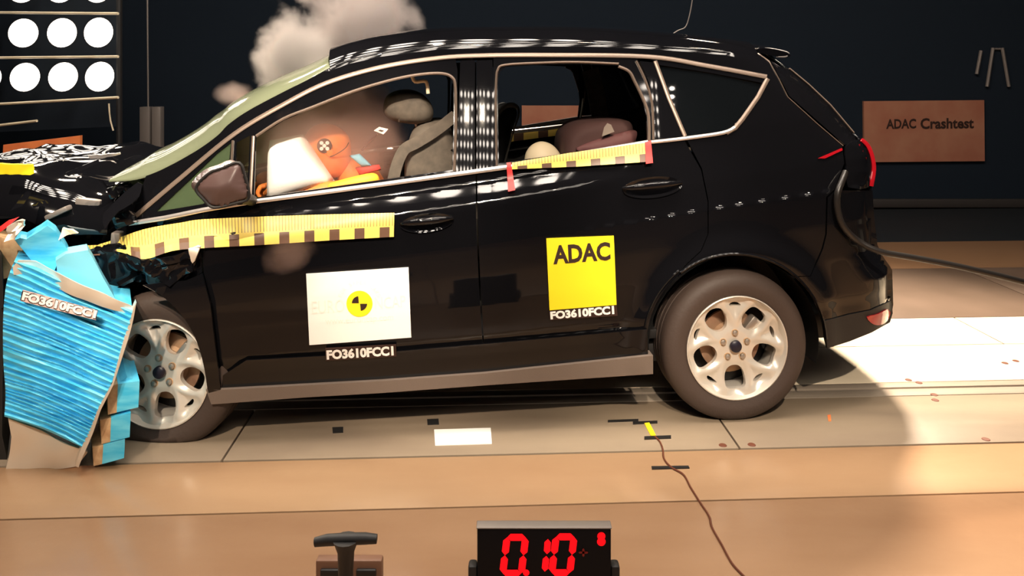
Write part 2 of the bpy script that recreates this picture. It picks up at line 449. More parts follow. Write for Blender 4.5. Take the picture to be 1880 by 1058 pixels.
def plate(a0, a1, q0, q1, m, top=0.0, th=0.03, gap=0.004):
    a0 += gap; a1 -= gap; q0 += gap; q1 -= gap
    c = FE * ((a0 + a1) / 2) + FN * ((q0 + q1) / 2); c.z = top - th / 2
    box('floor_plate', c, (a1 - a0, q1 - q0, th), m, floor, rot=Matrix.Rotation(FA, 3, 'Z'), bev=0.002)
a_s = aco(1340, 797); a_l = aco(424, 820)
for a0, a1 in ((-7, -3.2), (-3.2, a_l + 0.9), (a_l + 0.9, 2.6), (2.6, 7)): plate(a0, a1, -1.5, b4 - 0.9, M['f_near'])
for a0, a1 in ((-7, -2.6), (-2.6, 3.1), (3.1, 7)): plate(a0, a1, b4 - 0.9, b4, M['f_near'])
for a0, a1 in ((-7, -3.4), (-3.4, 7)): plate(a0, a1, b4, b3, M['f_warm'])
for a0, a1 in ((-7, a_l), (a_l, a_s), (a_s, a_s + 2.0), (a_s + 2.0, 7)): plate(a0, a1, b3 + 0.004, b2c, M['f_grey'])
plate(-7, 7, b2c, b2 + 0.0, M['f_rail'], gap=0.003); plate(-7, 7, b2 + 0.012, b2a, M['f_rail'], gap=0.003)
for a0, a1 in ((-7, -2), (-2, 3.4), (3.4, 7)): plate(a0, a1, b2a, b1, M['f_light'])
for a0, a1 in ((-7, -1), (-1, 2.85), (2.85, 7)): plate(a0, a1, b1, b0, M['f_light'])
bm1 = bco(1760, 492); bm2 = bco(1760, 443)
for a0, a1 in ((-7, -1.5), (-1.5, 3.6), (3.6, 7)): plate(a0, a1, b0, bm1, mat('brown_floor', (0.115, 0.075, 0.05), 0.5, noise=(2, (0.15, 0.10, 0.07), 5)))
plate(-7, 7, bm1, bm2, mat('ochre_floor', (0.24, 0.13, 0.065), 0.5)); plate(-7, 7, bm2, 7.85, mat('falloff_dark_floor', (0.006, 0.009, 0.012), 0.7))  # farthest plate coloured near black in place of the light falling off
wall = box('wall_back', (0, 8.2, 3.1), (16, 0.1, 6.4), M['navy'], bev=0, kind='structure')
box('wall_right', (7.4, 2.3, 3.1), (0.1, 12, 6.4), M['navy'], bev=0, kind='structure')
box('wall_left', (-7.4, 2.3, 3.1), (0.1, 12, 6.4), M['navy'], bev=0, kind='structure')
box('baseboard_back', (0, 8.12, 0.05), (14.6, 0.05, 0.09), mat('dull_base', (0.04, 0.033, 0.03), 0.6), bev=0.01, kind='structure')
# small bolt covers in the floor
for x, y in ((1688 + 157, 667), (1865, 663), (1687, 703), (1715, 725), (1668, 698), (1717, 735), (1327, 818), (1380, 817), (1810, 807)):
    p = pf(x, y, 0.0); V, Fs = lathe([(0.0001, 0.002), (0.014, 0.002), (0.016, 0.0)], 14)
    V = [(a[0], a[2], a[1]) for a in V]
    o = obj('bolt_cover', V, Fs, M['browncable'], floor); o.location = p

# ------------------------------------------------------------------ car
car = empty('car', (O2[0], O2[1], 0), PSI, label='crashed glossy black five door car with crumpled front against the blue barrier', category='car')
ARCH = (1352, 632, 163)
def arch(a0, a1, r=ARCH[2], n=22):
    return [(ARCH[0] + r * math.cos(math.radians(a0 + (a1 - a0) * i / n)), ARCH[1] - r * 1.0 * math.sin(math.radians(a0 + (a1 - a0) * i / n))) for i in range(n + 1)]
TRIM = cr([(240, 404), (330, 328), (430, 246), (520, 192), (600, 152), (700, 123), (800, 107), (880, 102), (1000, 101), (1190, 104), (1300, 121), (1408, 141)], 6)
def trim_y(x):
    a = np.array(TRIM); return float(np.interp(x, a[:, 0], a[:, 1]))
WS = cr([(200, 332), (250, 328), (296, 312), (357, 279), (398, 250), (420, 228), (458, 202), (522, 168), (560, 149), (606, 124)], 5)
REDGE = cr([(606, 124), (640, 111), (700, 97), (800, 84), (900, 80), (1000, 78), (1100, 79), (1200, 84), (1300, 92), (1392, 101)], 5)

# body side frame: A-pillar, cant rail, rear quarter with openings
front_low = [(252, 332), (262, 350), (258, 375), (240, 404)]
frame_outer = WS[7:] + REDGE[1:] + [(1412, 112), (1446, 178), (1500, 227), (1546, 267), (1550, 300), (1532, 348), (1517, 362), (1515, 430), (1508, 457), (1487, 507)] \
    + [p for p in arch(50, 131)] + [(1260, 488), (1288, 462), (1301, 430), (1301, 370), (1289, 310), (1262, 258), (1257, 252)] \
    + [(1203, 114), (1190, 107)] + [(x, trim_y(x) + 3) for x in (1100, 1000, 880, 800, 700, 600, 520, 430)] \
    + [(424, 300), (421, 378), (372, 384), (238, 412), (246, 385)]
q_hole = cr([(286, 389), (330, 382), (372, 375), (416, 350), (424, 262), (398, 282), (340, 338)], 1)
qg_hole = [(1208, 119), (1300, 133), (1398, 152), (1390, 168), (1366, 206), (1350, 228), (1328, 240), (1260, 252)]
panel('body_shell', frame_outer, M['paint'], car, holes=[q_hole, qg_hole])
quarter_r = panel('side_window', [(1204, 116), (1402, 149), (1368, 210), (1352, 232), (1328, 244), (1256, 256)], M['glassblk'], car, off=0.006, thick=0.004,
      disp=lambda P, vo: P + np.stack([0 * vo[:, 0], 0.10 * ((P[:, 0] - P[:, 0].mean()) ** 2 + (P[:, 2] - P[:, 2].mean()) ** 2), 0 * vo[:, 0]], -1))
panel('side_window', [(280, 392), (372, 379), (420, 352), (428, 258), (396, 280), (336, 338)], M['greenglass'], car, off=0.006, thick=0.004)
# doors
def door_frame(pts): return pts
fd_hole2 = [(431, 368), (434, 262), (459, 249), (455, 330), (453, 366)]
fd_hole = [(466, 364), (470, 253), (520, 222), (573, 199), (650, 169), (726, 147), (777, 138), (812, 138), (826, 143), (832, 156), (833, 200), (831, 312)]
fd_outer = [(424, 300), (430, 251)] + [(x, trim_y(x) + 3) for x in (470, 520, 560, 600, 650, 700, 750, 800, 836)] + \
    [(840, 130), (838, 250), (836, 318), (873, 318), (874, 400), (879, 520), (889, 684), (700, 698), (407, 716), (397, 640), (388, 560), (374, 500), (372, 440), (374, 386), (421, 379)]
front_door = panel('front_door', fd_outer, M['paint'], car, holes=[fd_hole, fd_hole2])
rd_hole = [(916, 300), (914, 200), (914, 150), (918, 132), (928, 123), (1000, 119), (1062, 118), (1134, 121), (1150, 126), (1160, 140), (1178, 178), (1187, 212), (1189, 262)]
rd_outer = [(876, 317), (907, 313), (909, 250), (906, 130), (906, 105), (1000, 104), (1100, 104), (1169, 106), (1186, 140), (1196, 180), (1199, 230), (1200, 258), (1255, 255), (1287, 312), (1299, 370), (1299, 430), (1286, 461), (1258, 486)] \
    + [p for p in arch(131, 176, 165, 12)] + [(1190, 655), (892, 684), (882, 520), (877, 400)]
rear_door = panel('rear_door', rd_outer, M['paint'], car, holes=[rd_hole])
# pillar covers: gently convex gloss panels
def bulge(k, s=0.0):
    return lambda P, vo: P + np.stack([0 * vo[:, 0], k * (P[:, 0] - P[:, 0].mean()) ** 2 + s * (P[:, 2] - P[:, 2].mean()) ** 2, 0 * vo[:, 0]], -1)
panel('pillar_cover', [(845, 112), (872, 111), (872, 313), (837, 317), (842, 200)], M['gloss'], car, off=-0.004, thick=0.006, step=4, disp=bulge(0.6, 0.0))
panel('pillar_cover', [(875, 111), (904, 110), (908, 200), (911, 303), (905, 310), (875, 313)], M['gloss'], car, off=-0.004, thick=0.006, step=4, disp=bulge(0.6, 0.0))
panel('pillar_cover', [(1175, 112), (1202, 115), (1230, 185), (1253, 252), (1202, 256), (1200, 200), (1192, 152)], M['gloss'], car, off=-0.004, thick=0.006, step=4, disp=bulge(0.5, 0.0))
# trim strips
strip('frame_trim', TRIM, 8, M['trim'], car)
strip('frame_trim', [(1203, 112), (1228, 180), (1258, 250)], 7, M['trim'], car)
strip('frame_trim', [(1410, 144), (1392, 178), (1364, 218), (1350, 235), (1334, 244)], 8, M['trim'], car)
strip('frame_trim', cr([(1168, 112), (1184, 145), (1196, 182), (1199, 215), (1200, 256)], 4), 4, M['trim'], car)
strip('frame_trim', cr([(1136, 122), (1155, 131), (1166, 150), (1183, 186), (1191, 215), (1192, 258)], 4), 5, M['trim'], car)
strip('frame_trim', [(427, 258), (424, 310), (418, 372)], 4, M['trim'], car)
strip('frame_trim', [(465, 250), (462, 310), (459, 366)], 6, M['trim'], car)
strip('frame_trim', cr([(470, 250), (520, 218), (573, 197), (650, 167), (726, 145), (777, 136), (812, 135), (830, 142), (836, 160), (837, 230), (834, 314)], 4), 5, M['trim'], car)
strip('frame_trim', cr([(912, 304), (910, 200), (911, 150), (914, 128), (928, 119), (1000, 115), (1062, 114), (1136, 117)], 4), 4, M['trim'], car)
strip('chrome_strip', [(236, 411), (300, 401), (372, 386), (461, 371), (700, 339), (931, 307)], lambda t: 8.0, M['chrome'], car, off=-0.012)
strip('chrome_strip', [(931, 307), (1060, 283), (1190, 261)], 7, M['chrome'], car, off=-0.010)
strip('chrome_strip', cr([(1196, 261), (1260, 254), (1328, 244), (1350, 234)], 4), 6, M['chrome'], car, off=-0.012)
# rear bumper, tail lamp, tailgate side
bump_outer = [(1535, 350), (1520, 364), (1518, 430), (1511, 458), (1489, 508)] + arch(49, 3, 163, 10) + [(1519, 640)] + \
    [(1560, 627), (1600, 611), (1634, 592), (1640, 560), (1638, 496), (1621, 471), (1611, 450), (1605, 400), (1602, 350)]
panel('rear_bumper', bump_outer, M['paint'], car)
panel('bumper_skirt', [(1514, 590), (1560, 578), (1600, 570), (1637, 552), (1639, 575), (1634, 592), (1600, 611), (1560, 627), (1519, 640)], M['black'], car, off=-0.006, thick=0.01)
panel('reflector', cr([(1592, 583), (1612, 577), (1634, 567), (1632, 585), (1620, 596), (1604, 596)], 3, True), M['redlens'], car, off=-0.012, thick=0.008, step=4, label='red rear reflector')
panel('tailgate', [(1416, 112), (1452, 132), (1485, 158), (1525, 196), (1568, 248), (1574, 262), (1551, 266), (1500, 221), (1449, 176)], M['gloss'], car, off=0.0)
tl = panel('tail_lamp', cr([(1553, 268), (1578, 256), (1592, 266), (1602, 285), (1606, 310), (1601, 343), (1557, 344), (1554, 305)], 2, True), M['gloss'], car, off=-0.004)
strip('lamp_lens', cr([(1583, 257), (1594, 268), (1602, 288), (1605, 312), (1600, 342)], 4), 7, M['redlens'], tl, off=-0.016, label='red curved lens strip')
panel('lamp_lens', [(1502, 291), (1546, 272), (1547, 276), (1515, 291)], M['redlens'], tl, off=-0.006, thick=0.004, step=5)
strip('seam_trim', [(1392, 98), (1412, 112), (1430, 145), (1446, 178), (1500, 227), (1548, 268)], 2.0, M['trim'], car, off=-0.004, mirror=False)
strip('seam_trim', [(1450, 126), (1485, 155), (1525, 193), (1568, 244)], 3.0, M['trim'], car, off=-0.006, mirror=False)
strip('arch_lip', arch(128, 176, 171), 3.0, M['gloss'], car, off=-0.012)
strip('arch_lip', arch(3, 128, 166), 4.0, M['gloss'], car, off=-0.010)
# sill
panel('side_sill', [(378, 716), (405, 716), (700, 700), (889, 686), (1199, 653), (1199, 687), (889, 708), (700, 722), (560, 730), (388, 743)], M['sill'], car, off=-0.035, thick=0.06)
panel('rocker_panel', [(409, 690), (452, 662), (700, 648), (889, 632), (1188, 605), (1190, 656), (889, 687), (407, 717)], M['gloss'], car, off=-0.016, thick=0.012)

# roof and windshield lofts
def loft(name, line, hf, m, parent, k=3.0, e=0.6, nrm=None, nv=40, thick=0.01, **props):
    A = P3(np.array([p[0] for p in line]), np.array([p[1] for p in line]))
    n = len(line); V = []; Fs = []
    qs = np.sin(np.linspace(-math.pi / 2, math.pi / 2, nv + 1))
    for i in range(n):
        a = A[i]; kk = n // 3; d = A[min(i + kk, n - 1)] - A[max(i - kk, 0)]; L = math.hypot(d[0], d[2]); nx, nz = -d[2] / L, d[0] / L
        h = hf(i / (n - 1))
        for q in qs:
            b = h * (1 - abs(q) ** k) ** e; V.append((a[0] + nx * b, VC + q * (VC - a[1]), a[2] + nz * b))
    for i in range(n - 1):
        for j in range(nv):
            s = i * (nv + 1) + j; Fs.append((s, s + 1, s + nv + 2, s + nv + 1))
    P = np.array(V); c = np.cross(P[Fs[5][1]] - P[Fs[5][0]], P[Fs[5][2]] - P[Fs[5][0]])
    if c[2] < 0: Fs = [f[::-1] for f in Fs]
    Q, G = thicken(P, Fs, np.array([0, 0, -thick])); return obj(name, Q, G, m, parent, **props)
loft('windshield', WS, lambda t: float(np.interp(t, [0, .12, .4, 1], [.03, .10, .125, .08])), M['windshield'], car, 3.0, 0.7, thick=0.005)
loft('roof_panel', REDGE, lambda t: 0.098 - 0.02 * t, M['paint'], car, 8.0, 1.0, nv=80)
strip('roof_rail', REDGE[2:-3], 5, M['gloss'], car, off=-0.004)
# spoiler across the back of the roof
sp = []
SPF = [(1418 + 31 * math.cos(a) - 2 * math.sin(a), 97 + 5.5 * math.cos(a) + 6 * math.sin(a)) for a in np.linspace(0, 2 * math.pi, 17)[:-1]]
for q in np.linspace(-1, 1, 21):
    vq = VC + q * 0.56; zc = 0.05 * (1 - abs(q) ** 3)
    for (x, y) in SPF:
        p = P1(x, y); sp.append((p[0] + 0.04 * (1 - q * q), vq, p[2] + zc * 0.7))
Fs = []
for i in range(20):
    for j in range(16): Fs.append((i * 16 + j, i * 16 + (j + 1) % 16, (i + 1) * 16 + (j + 1) % 16, (i + 1) * 16 + j))
Fs += [tuple(range(16)), tuple(320 + k for k in range(16))[::-1]]
bm = bmesh.new(); bv = [bm.verts.new(v) for v in sp]
for f in Fs: bm.faces.new([bv[i] for i in f])
spo = bm_obj('roof_spoiler', bm, M['paint'], car, angle=60)
tube('spoiler_glint', [P1(x, y, -0.012) for x, y in cr([(1386, 90), (1410, 89), (1435, 93), (1448, 98), (1442, 104), (1425, 104)], 4)], 0.004, M['chrome'], spo, 6)  # chrome tube put in as the highlight along the spoiler
# rear closing surface between the two silhouettes
E3 = P3(np.array([p[0] - 3 for p in SIL]), np.array([p[1] + (1 if i < 5 else 0) for i, p in enumerate(SIL)]))
def cap(name, i0, i1, m, nv=24):
    V = []; Fs = []
    for i in range(i0, i1 + 1):
        a = E3[i]
        for j in range(nv + 1):
            q = -1 + 2 * j / nv; V.append((a[0] + 0.10 * (1 - q * q) ** 0.7, VC + q * (VC - a[1]), a[2]))
    for i in range(i1 - i0):
        for j in range(nv):
            s = i * (nv + 1) + j; Fs.append((s, s + 1, s + nv + 2, s + nv + 1))
    bm = bmesh.new(); bv = [bm.verts.new(v) for v in V]
    for f in Fs: bm.faces.new([bv[k] for k in f])
    o = bm_obj(name, bm, m, car); md = o.modifiers.new('s', 'SOLIDIFY'); md.thickness = 0.01; return o
cap('rear_window', 0, 4, M['glassblk']); cap('tailgate', 4, 9, M['paint']); cap('rear_bumper', 9, 15, M['paint'])

# underbody and inner cabin
box('underbody', (-0.85, VC, 0.25), (2.35, 1.42, 0.10), M['black'], car, bev=0.02)
box('underbody', (0.42, VC, 0.33), (0.42, 1.4, 0.12), M['black'], car, bev=0.02)
box('floor_pan', (-1.0, VC, 0.34), (2.1, 1.5, 0.04), M['black'], car)
def lathe_obj(name, prof_, m, parent, seg=48, **k):
    V, Fs = lathe(prof_, seg); return obj(name, V, Fs, m, parent, **k)
# wheel arch liners
for cu, lim in ((0.0, (-0.05, 0.36)), (None, None)):
    if cu is None:
        p = Pv(300, 690, 0.0); cu = p[0] + 0.02
    V = []; Fs = []
    for k in range(25):
        t = math.radians(-15 + 210 * k / 24); r = 0.375
        for v in (0.03, 0.30): V.append((cu + r * math.cos(t), v + 0.04 * (cu < -1), 0.316 + r * math.sin(t)))
    for k in range(24): Fs.append((2 * k, 2 * k + 1, 2 * k + 3, 2 * k + 2))
    n0 = len(V); V.append((cu, 0.30, 0.316))
    for k in range(24): Fs.append((2 * k + 1, n0, 2 * k + 3))
    for mir in (0, 1):
        VV = [(a, (2 * VC - b) if mir else b, c) for a, b, c in V]
        bm = bmesh.new(); bv = [bm.verts.new(v) for v in VV]
        for f in Fs: bm.faces.new([bv[i] for i in f])
        bm_obj('arch_liner', bm, M['black'], car)

# ------------------------------------------------------------------ wheels (local axis along +v, outer face at v=0)
TR, TW, RIM = 0.318, 0.205, 0.219
def rim_face():
    S = 1000.0; outer = [(S * .985 * math.cos(2 * math.pi * k / 90), S * .985 * math.sin(2 * math.pi * k / 90)) for k in range(90)]
    holes = []
    for k in range(5):
        a = math.radians(54 + 72 * k); ca, sa = math.cos(a), math.sin(a); h = []
        for j in range(28):
            t = 2 * math.pi * j / 28; c, s = math.cos(t), math.sin(t)
            rx = 235 * (abs(c) ** 0.75) * (1 if c > 0 else -1); ry = (205 + 45 * c) * (abs(s) ** 0.8) * (1 if s > 0 else -1)
            x = 620 + rx; y = ry; h.append((x * ca - y * sa, x * sa + y * ca))
        holes.append(h)
        a = math.radians(90 + 72 * k); ca, sa = math.cos(a), math.sin(a); h = []
        for j in range(16):
            t = 2 * math.pi * j / 16; x = 815 + 38 * math.cos(t) - 20 * math.sin(t) ** 2; y = 120 * math.sin(t)
            h.append((x * ca - y * sa, x * sa + y * ca))
        holes.append(h)
    vo, Fs = fill(outer, holes, 34)
    R = vo / S * RIM * 0.985; r = np.hypot(vo[:, 0], vo[:, 1]) / S; th = np.arctan2(vo[:, 1], vo[:, 0])
    # spokes are proud ridges, areas between them are dished
    ridge = 0.5 + 0.5 * np.cos(5 * (th - math.radians(90)))
    spread = np.clip((r - 0.35) / 0.5, 0, 1)
    yarm = np.exp(-((np.abs(((th - math.radians(90)) % math.radians(72)) - math.radians(36)) - np.radians(36 - 19 * spread ** 1.2)) / 0.16) ** 2)
    v = 0.030 - 0.018 * np.clip(r / 0.9, 0, 1) ** 2 + 0.022 * (1 - yarm) * np.clip((r - 0.3) * 3, 0, 1) * np.clip((1.0 - r) * 9, 0, 1) 
    P = np.stack([R[:, 0], v, R[:, 1]], -1); Fs = outward(P, Fs)
    return thicken(P, Fs, np.array([0, 0.022, 0]))
RF = rim_face()
tyre_prof = [(RIM * 0.985, 0.012), (RIM, 0.004), (RIM + .010, 0.0), (RIM + .035, -.006), (RIM + .060, -.006), (TR - .022, 0.004), (TR - .010, 0.014),
             (TR - .003, 0.030), (TR, 0.05)] + [(TR - (0.007 if i % 2 else 0.0), 0.055 + 0.0175 * (i // 2) + (0.004 if i % 2 else 0)) for i in range(0)] + \
            [(TR, 0.062), (TR - .007, 0.063), (TR - .007, 0.070), (TR, 0.071), (TR, 0.098), (TR - .007, 0.099), (TR - .007, 0.108), (TR, 0.109), (TR, 0.136), (TR - .007, 0.137),
             (TR - .007, 0.144), (TR, 0.145), (TR, 0.16), (TR - .01, 0.185), (TR - .03, 0.205), (RIM, 0.203), (RIM - .01, 0.19)]
rim_prof = [(RIM * .999, 0.010), (RIM * 1.005, -0.002), (RIM * 0.985, -0.004), (RIM * 0.965, 0.004), (RIM * 0.955, 0.016), (RIM * .90, 0.03), (RIM * .87, 0.10), (RIM * .93, 0.19), (RIM * .99, 0.2)]
def wheel(u, v, z, yaw, rot, far=False):
    wobj = empty('wheel', (u, v, z), yaw + (math.pi if far else 0), car)
    ty = lathe_obj('tyre', tyre_prof, M['rubber'], wobj, 160, angle=50)
    for vt in ty.data.vertices:                      # flattened where it stands
        k = -vt.co.z - (z - 0.002)
        if k > 0: vt.co.z += k; vt.co.y += (-0.5 if vt.co.y < 0.1 else 0.5) * k
    rm = empty('rim_pivot', (0, 0, 0), 0, wobj)
    rm.name = 'rim'; 
    V, Fs = RF
    c, s = math.cos(rot), math.sin(rot)
    V2 = np.stack([V[:, 0] * c - V[:, 2] * s, V[:, 1], V[:, 0] * s + V[:, 2] * c], -1)
    b = len(V2); LV, LF = lathe(rim_prof, 72)
    bpy.data.objects.remove(rm)
    rm = obj('rim', np.concatenate([V2, np.array(LV)]), list(Fs) + [tuple(b + i for i in f) for f in LF], M['alloy'], wobj, angle=50)
    lathe_obj('brake_disc', [(0.0001, 0.075), (0.075, 0.075), (0.085, 0.09), (0.135, 0.09), (0.135, 0.105), (0.0001, 0.105)], M['disc'], wobj, 40)
    lathe_obj('wheel_back', [(0.0001, 0.15), (RIM * .9, 0.15)], M['black'], wobj, 32)
    lathe_obj('hub_cap', [(0.0001, 0.006), (0.020, 0.008), (0.0245, 0.012), (0.0255, 0.022)], mat('hub_blue', (0.012, 0.01, 0.02), 0.4), wobj, 28, label='dark blue centre cap')
    for k in range(5):
        t = math.radians(90 + 72 * k) + rot
        nt = lathe_obj('lug_nut', [(0.0001, 0.010), (0.006, 0.011), (0.011, 0.013), (0.0115, 0.03)], M['steel'], wobj, 10)
        nt.location = (0.055 * math.cos(t), 0.006, 0.055 * math.sin(t))
        q = lathe_obj('lug_recess', [(0.0125, 0.0), (0.0155, 0.0), (0.0155, 0.004)], M['card'], wobj, 16)
        q.location = (0.055 * math.cos(t), 0.0265, 0.055 * math.sin(t))
    cp = box('brake_caliper', (0.085, 0.07, 0.07), (0.05, 0.05, 0.085), M['steel'], wobj, rot=Matrix.Rotation(0.7, 3, 'Y'), bev=0.01)
    return wobj
pr = Pv(1354, 639, 0.0); wheel(pr[0], 0.0, 0.311, 0.0, 0.0)
wheel(pr[0], 2 * VC, 0.318, 0.0, 0.4, True)
pfw = Pv(285, 694, 0.06); wheel(pfw[0], 0.075, pfw[2] + 0.008, -PSI - math.radians(5.5), math.radians(8))
wheel(pfw[0], 2 * VC, 0.318, -0.1, 0.9, True)
print('front wheel z', pfw, 'rear', pr)

# ------------------------------------------------------------------ handles, mirror, antenna, tapes, signs on the car
def handle(x0, y0, x1, y1, parent):
    cx, cy = (x0 + x1) / 2, (y0 + y1) / 2; hw = (x1 - x0) / 2; sl = (y1 - y0) / (x1 - x0)
    o = [(cx + hw * math.cos(t), cy + sl * hw * math.cos(t) + hw * 0.36 * math.sin(t)) for t in np.linspace(0, 2 * math.pi, 36)[:-1]]
    panel('handle_bowl', o, M['gloss'], parent, off=-0.002, thick=0.003, step=4, mirror=False,
          disp=lambda P, vo: P + np.stack([0 * vo[:, 0], -0.006 + 0.05 * np.clip(1 - ((vo[:, 0] - cx) / hw) ** 2 - ((vo[:, 1] - cy - sl * (vo[:, 0] - cx)) / (hw * .36)) ** 2, 0, 1) * 0.4, 0 * vo[:, 0]], -1))
    pts = []
    for t in np.linspace(-1, 1, 13):
        p = P1(cx + hw * 0.98 * t, cy + sl * hw * t - 3, -0.012 - 0.026 * (1 - t ** 4)); pts.append(p)
    V, Fs = tube_data(pts, [0.006 + 0.009 * (1 - abs(t) ** 3) for t in np.linspace(-1, 1, 13)], 12); V = [Vector((a[0], a[1], a[2])) for a in V]
    obj('door_handle', V, Fs, M['gloss'], parent)
handle(735, 414, 832, 404, front_door); handle(1143, 349, 1252, 339, rear_door)
# door mirror
mo = cr([(360, 345), (383, 319), (410, 308), (439, 299), (450, 325), (457, 363), (434, 373), (393, 381), (374, 366)], 4, True)
vo, Fs = fill(mo, (), 5); cen = vo.mean(0)
rad = np.array([min(math.dist(p, q) for q in mo) for p in vo]); dome = np.sqrt(np.clip(rad / 30, 0, 1))
Pm = np.array([Pv(x, y, -0.17 - 0.05 * d) for (x, y), d in zip(vo, dome)]); Fs = outward(Pm, Fs); Q, G = thicken(Pm, Fs, np.array([-0.045, 0.09, 0]))
mir = obj('door_mirror', Q, G, mat('mirror_shell', (0.10, 0.06, 0.055), 0.4, coat=0.4), front_door)
fo = cr([(374, 346), (391, 325), (436, 306), (445, 328), (450, 358), (395, 374), (381, 362)], 4, True)
strip_pts = [(p[0], p[1]) for p in mo]
V, Fs2 = tube_data([Pv(x, y, -0.185) for x, y in mo + mo[:1]], 0.006, 6, False); obj('mirror_rim', V, Fs2, M['black'], mir)
tube('mirror_arm', [Pv(440, 366, -0.12), Pv(455, 366, -0.03), Pv(462, 368, 0.06)], 0.022, M['black'], mir, 10)
# antenna
ap = P1(1236, 68, 0.05); ant = [Vector((ap[0], 0.75, 1.66)) ]
tube('antenna', [Pv(x, y, 0.75) for x, y in cr([(1233, 64), (1245, 56), (1258, 50), (1265, 32), (1271, 0), (1273, -30)], 4)], 0.003, M['greymetal'], car, 6)
def tape(name, top, bot, per, ph, parent, off=-0.014):
    n = 160; T = np.array(top, float); B = np.array(bot, float); V = []; UV = []; Fs = []
    L = 0; rows = 5
    xs = np.linspace(0, 1, n)
    def samp(A, t):
        seg = np.r_[0, np.cumsum(np.hypot(*np.diff(A, axis=0).T))]; s = t * seg[-1]; return np.array([np.interp(s, seg, A[:, 0]), np.interp(s, seg, A[:, 1])]).T
    tp = samp(T, xs); bt = samp(B, xs); seg = np.r_[0, np.cumsum(np.hypot(*np.diff(bt, axis=0).T))]
    for j in range(rows):
        f = j / (rows - 1)
        m_ = tp * f + bt * (1 - f); P = P3(m_[:, 0], m_[:, 1], off)
        V += list(P); UV += [((s - ph) / per, f) for s in seg]
    for j in range(rows - 1):
        for i in range(n - 1): Fs.append((j * n + i, j * n + i + 1, (j + 1) * n + i + 1, (j + 1) * n + i))
    V = np.array(V); Fs = outward(V, Fs); Q, G = thicken(V, Fs, np.array([0, 0.002, 0])); obj(name, Q, G, M['tape'], parent, uv=UV + UV)
def rsv(pts): return cr(pts, 4)
tape('measuring_tape', rsv([(181, 449), (204, 442), (265, 421), (332, 409), (372, 403), (480, 398), (600, 394), (724, 391)]),
     rsv([(184, 456), (225, 464), (265, 476), (316, 461), (368, 456), (480, 450), (600, 442), (723, 435)]), 46, 31, front_door, off=-0.018)
tape('measuring_tape', [(130, 457), (150, 451), (186, 450)], [(132, 468), (155, 470), (183, 469)], 46, 10, car, off=-0.02)
tape('measuring_tape', [(940, 299), (1045, 281), (1190, 261)], [(940, 311), (1060, 306), (1192, 297)], 45, -17, rear_door, off=-0.022)
for q in ([(930, 299), (938, 298), (946, 349), (933, 352)], [(1184, 261), (1195, 258), (1199, 299), (1186, 301)]):
    vo, Fs = fill(q, (), 5); P = P3(vo[:, 0], vo[:, 1], -0.026); Fs = outward(P, Fs); Q, G = thicken(P, Fs, np.array([0, 0.002, 0])); obj('red_tape', Q, G, M['red'], rear_door, label='red end tape')
for nm_, pp in (('sill_lit_line', [(600, 288), (668, 279), (745, 270), (830, 259)]), ('sill_lit_line', [(905, 246), (1000, 236), (1063, 228)])):
    tube(nm_, [Pv(x, y, 1.62) for x, y in pp], 0.013, M['chrome'], car, 8)  # chrome tubes put in for the lit line on the far sill
tube('pillar_lit_line', [Pv(x, y, 1.62) for x, y in cr([(1063, 230), (1070, 180), (1064, 122)], 4)], 0.005, M['chrome'], car, 6)  # chrome tube put in for the thin lit edge of the far pillar
# far-side tape seen through the window below the far sill
ft = np.array([[Pv(x, y, 1.66) for x, y in ((925, 247), (1060, 232))], [Pv(x, y, 1.66) for x, y in ((925, 262), (1060, 244))]])
V = []; UV = []; n = 40
for j in (1, 0):
    for i in range(n):
        s = i / (n - 1); a = Vector(ft[j][0]) * (1 - s) + Vector(ft[j][1]) * s; V.append(a); UV.append((s * 3.0 + 0.2, 0.4 if j == 1 else 0.0))
obj('measuring_tape', V, [(i, i + 1, n + i + 1, n + i) for i in range(n - 1)], M['tape'], car, uv=[(a, 0.45 - b) for a, b in UV])
# signs
def sign(q, m, off=-0.012, rows=14, parent=car, name='sticker', th=0.003, **props):
    V = []; Fs = []
    for j in range(rows + 1):
        for i in range(rows + 1): V.append(quadmap(q, i / rows, j / rows))
    for j in range(rows):
        for i in range(rows): a = j * (rows + 1) + i; Fs.append((a, a + 1, a + rows + 2, a + rows + 1))
    V = np.array(V); P = P3(V[:, 0], V[:, 1], off); Fs = outward(P, Fs); Q, G = thicken(P, Fs, np.array([0, th, 0])); return obj(name, Q, G, m, parent, **props)
def surf(off): return lambda px: P3(px[:, 0], px[:, 1], off)
qw = [(562, 503), (750, 491), (755, 620), (568, 634)]
s1 = sign(qw, M['white'], parent=front_door, name='sign_plate', label='white sign with a yellow and black target')
def ell(cx, cy, r, a0=0, a1=360, n=40, pie=False):
    o = [(cx + r * math.cos(math.radians(a0 + (a1 - a0) * i / n)), cy - r * math.sin(math.radians(a0 + (a1 - a0) * i / n))) for i in range(n + (1 if pie else 0))]
    return o + ([(cx, cy)] if pie else [])
def decal(name, poly, m, parent, off, step=4, mapper=None):
    vo, Fs = fill(poly, (), step); P = (mapper or surf(off))(vo); Fs = outward(P, Fs); return obj(name, P, Fs, m, parent, smooth=False)
decal('target_disc', ell(660, 558, 24), M['yellow'], s1, -0.0135)
decal('target_quarter', ell(659, 557, 13, 96, 180, 12, True), M['ink'], s1, -0.0145); decal('target_quarter', ell(661, 558, 13, 276, 360, 12, True), M['ink'], s1, -0.0145)
text_on('faint_lettering', 'EURO', [(572, 553), (632, 549), (633, 572), (573, 577)], M['faint'], s1, surf(-0.0135), 0.0)
text_on('faint_lettering', 'NCAP', [(688, 546), (744, 542), (745, 563), (689, 568)], M['faint'], s1, surf(-0.0135), 0.0)
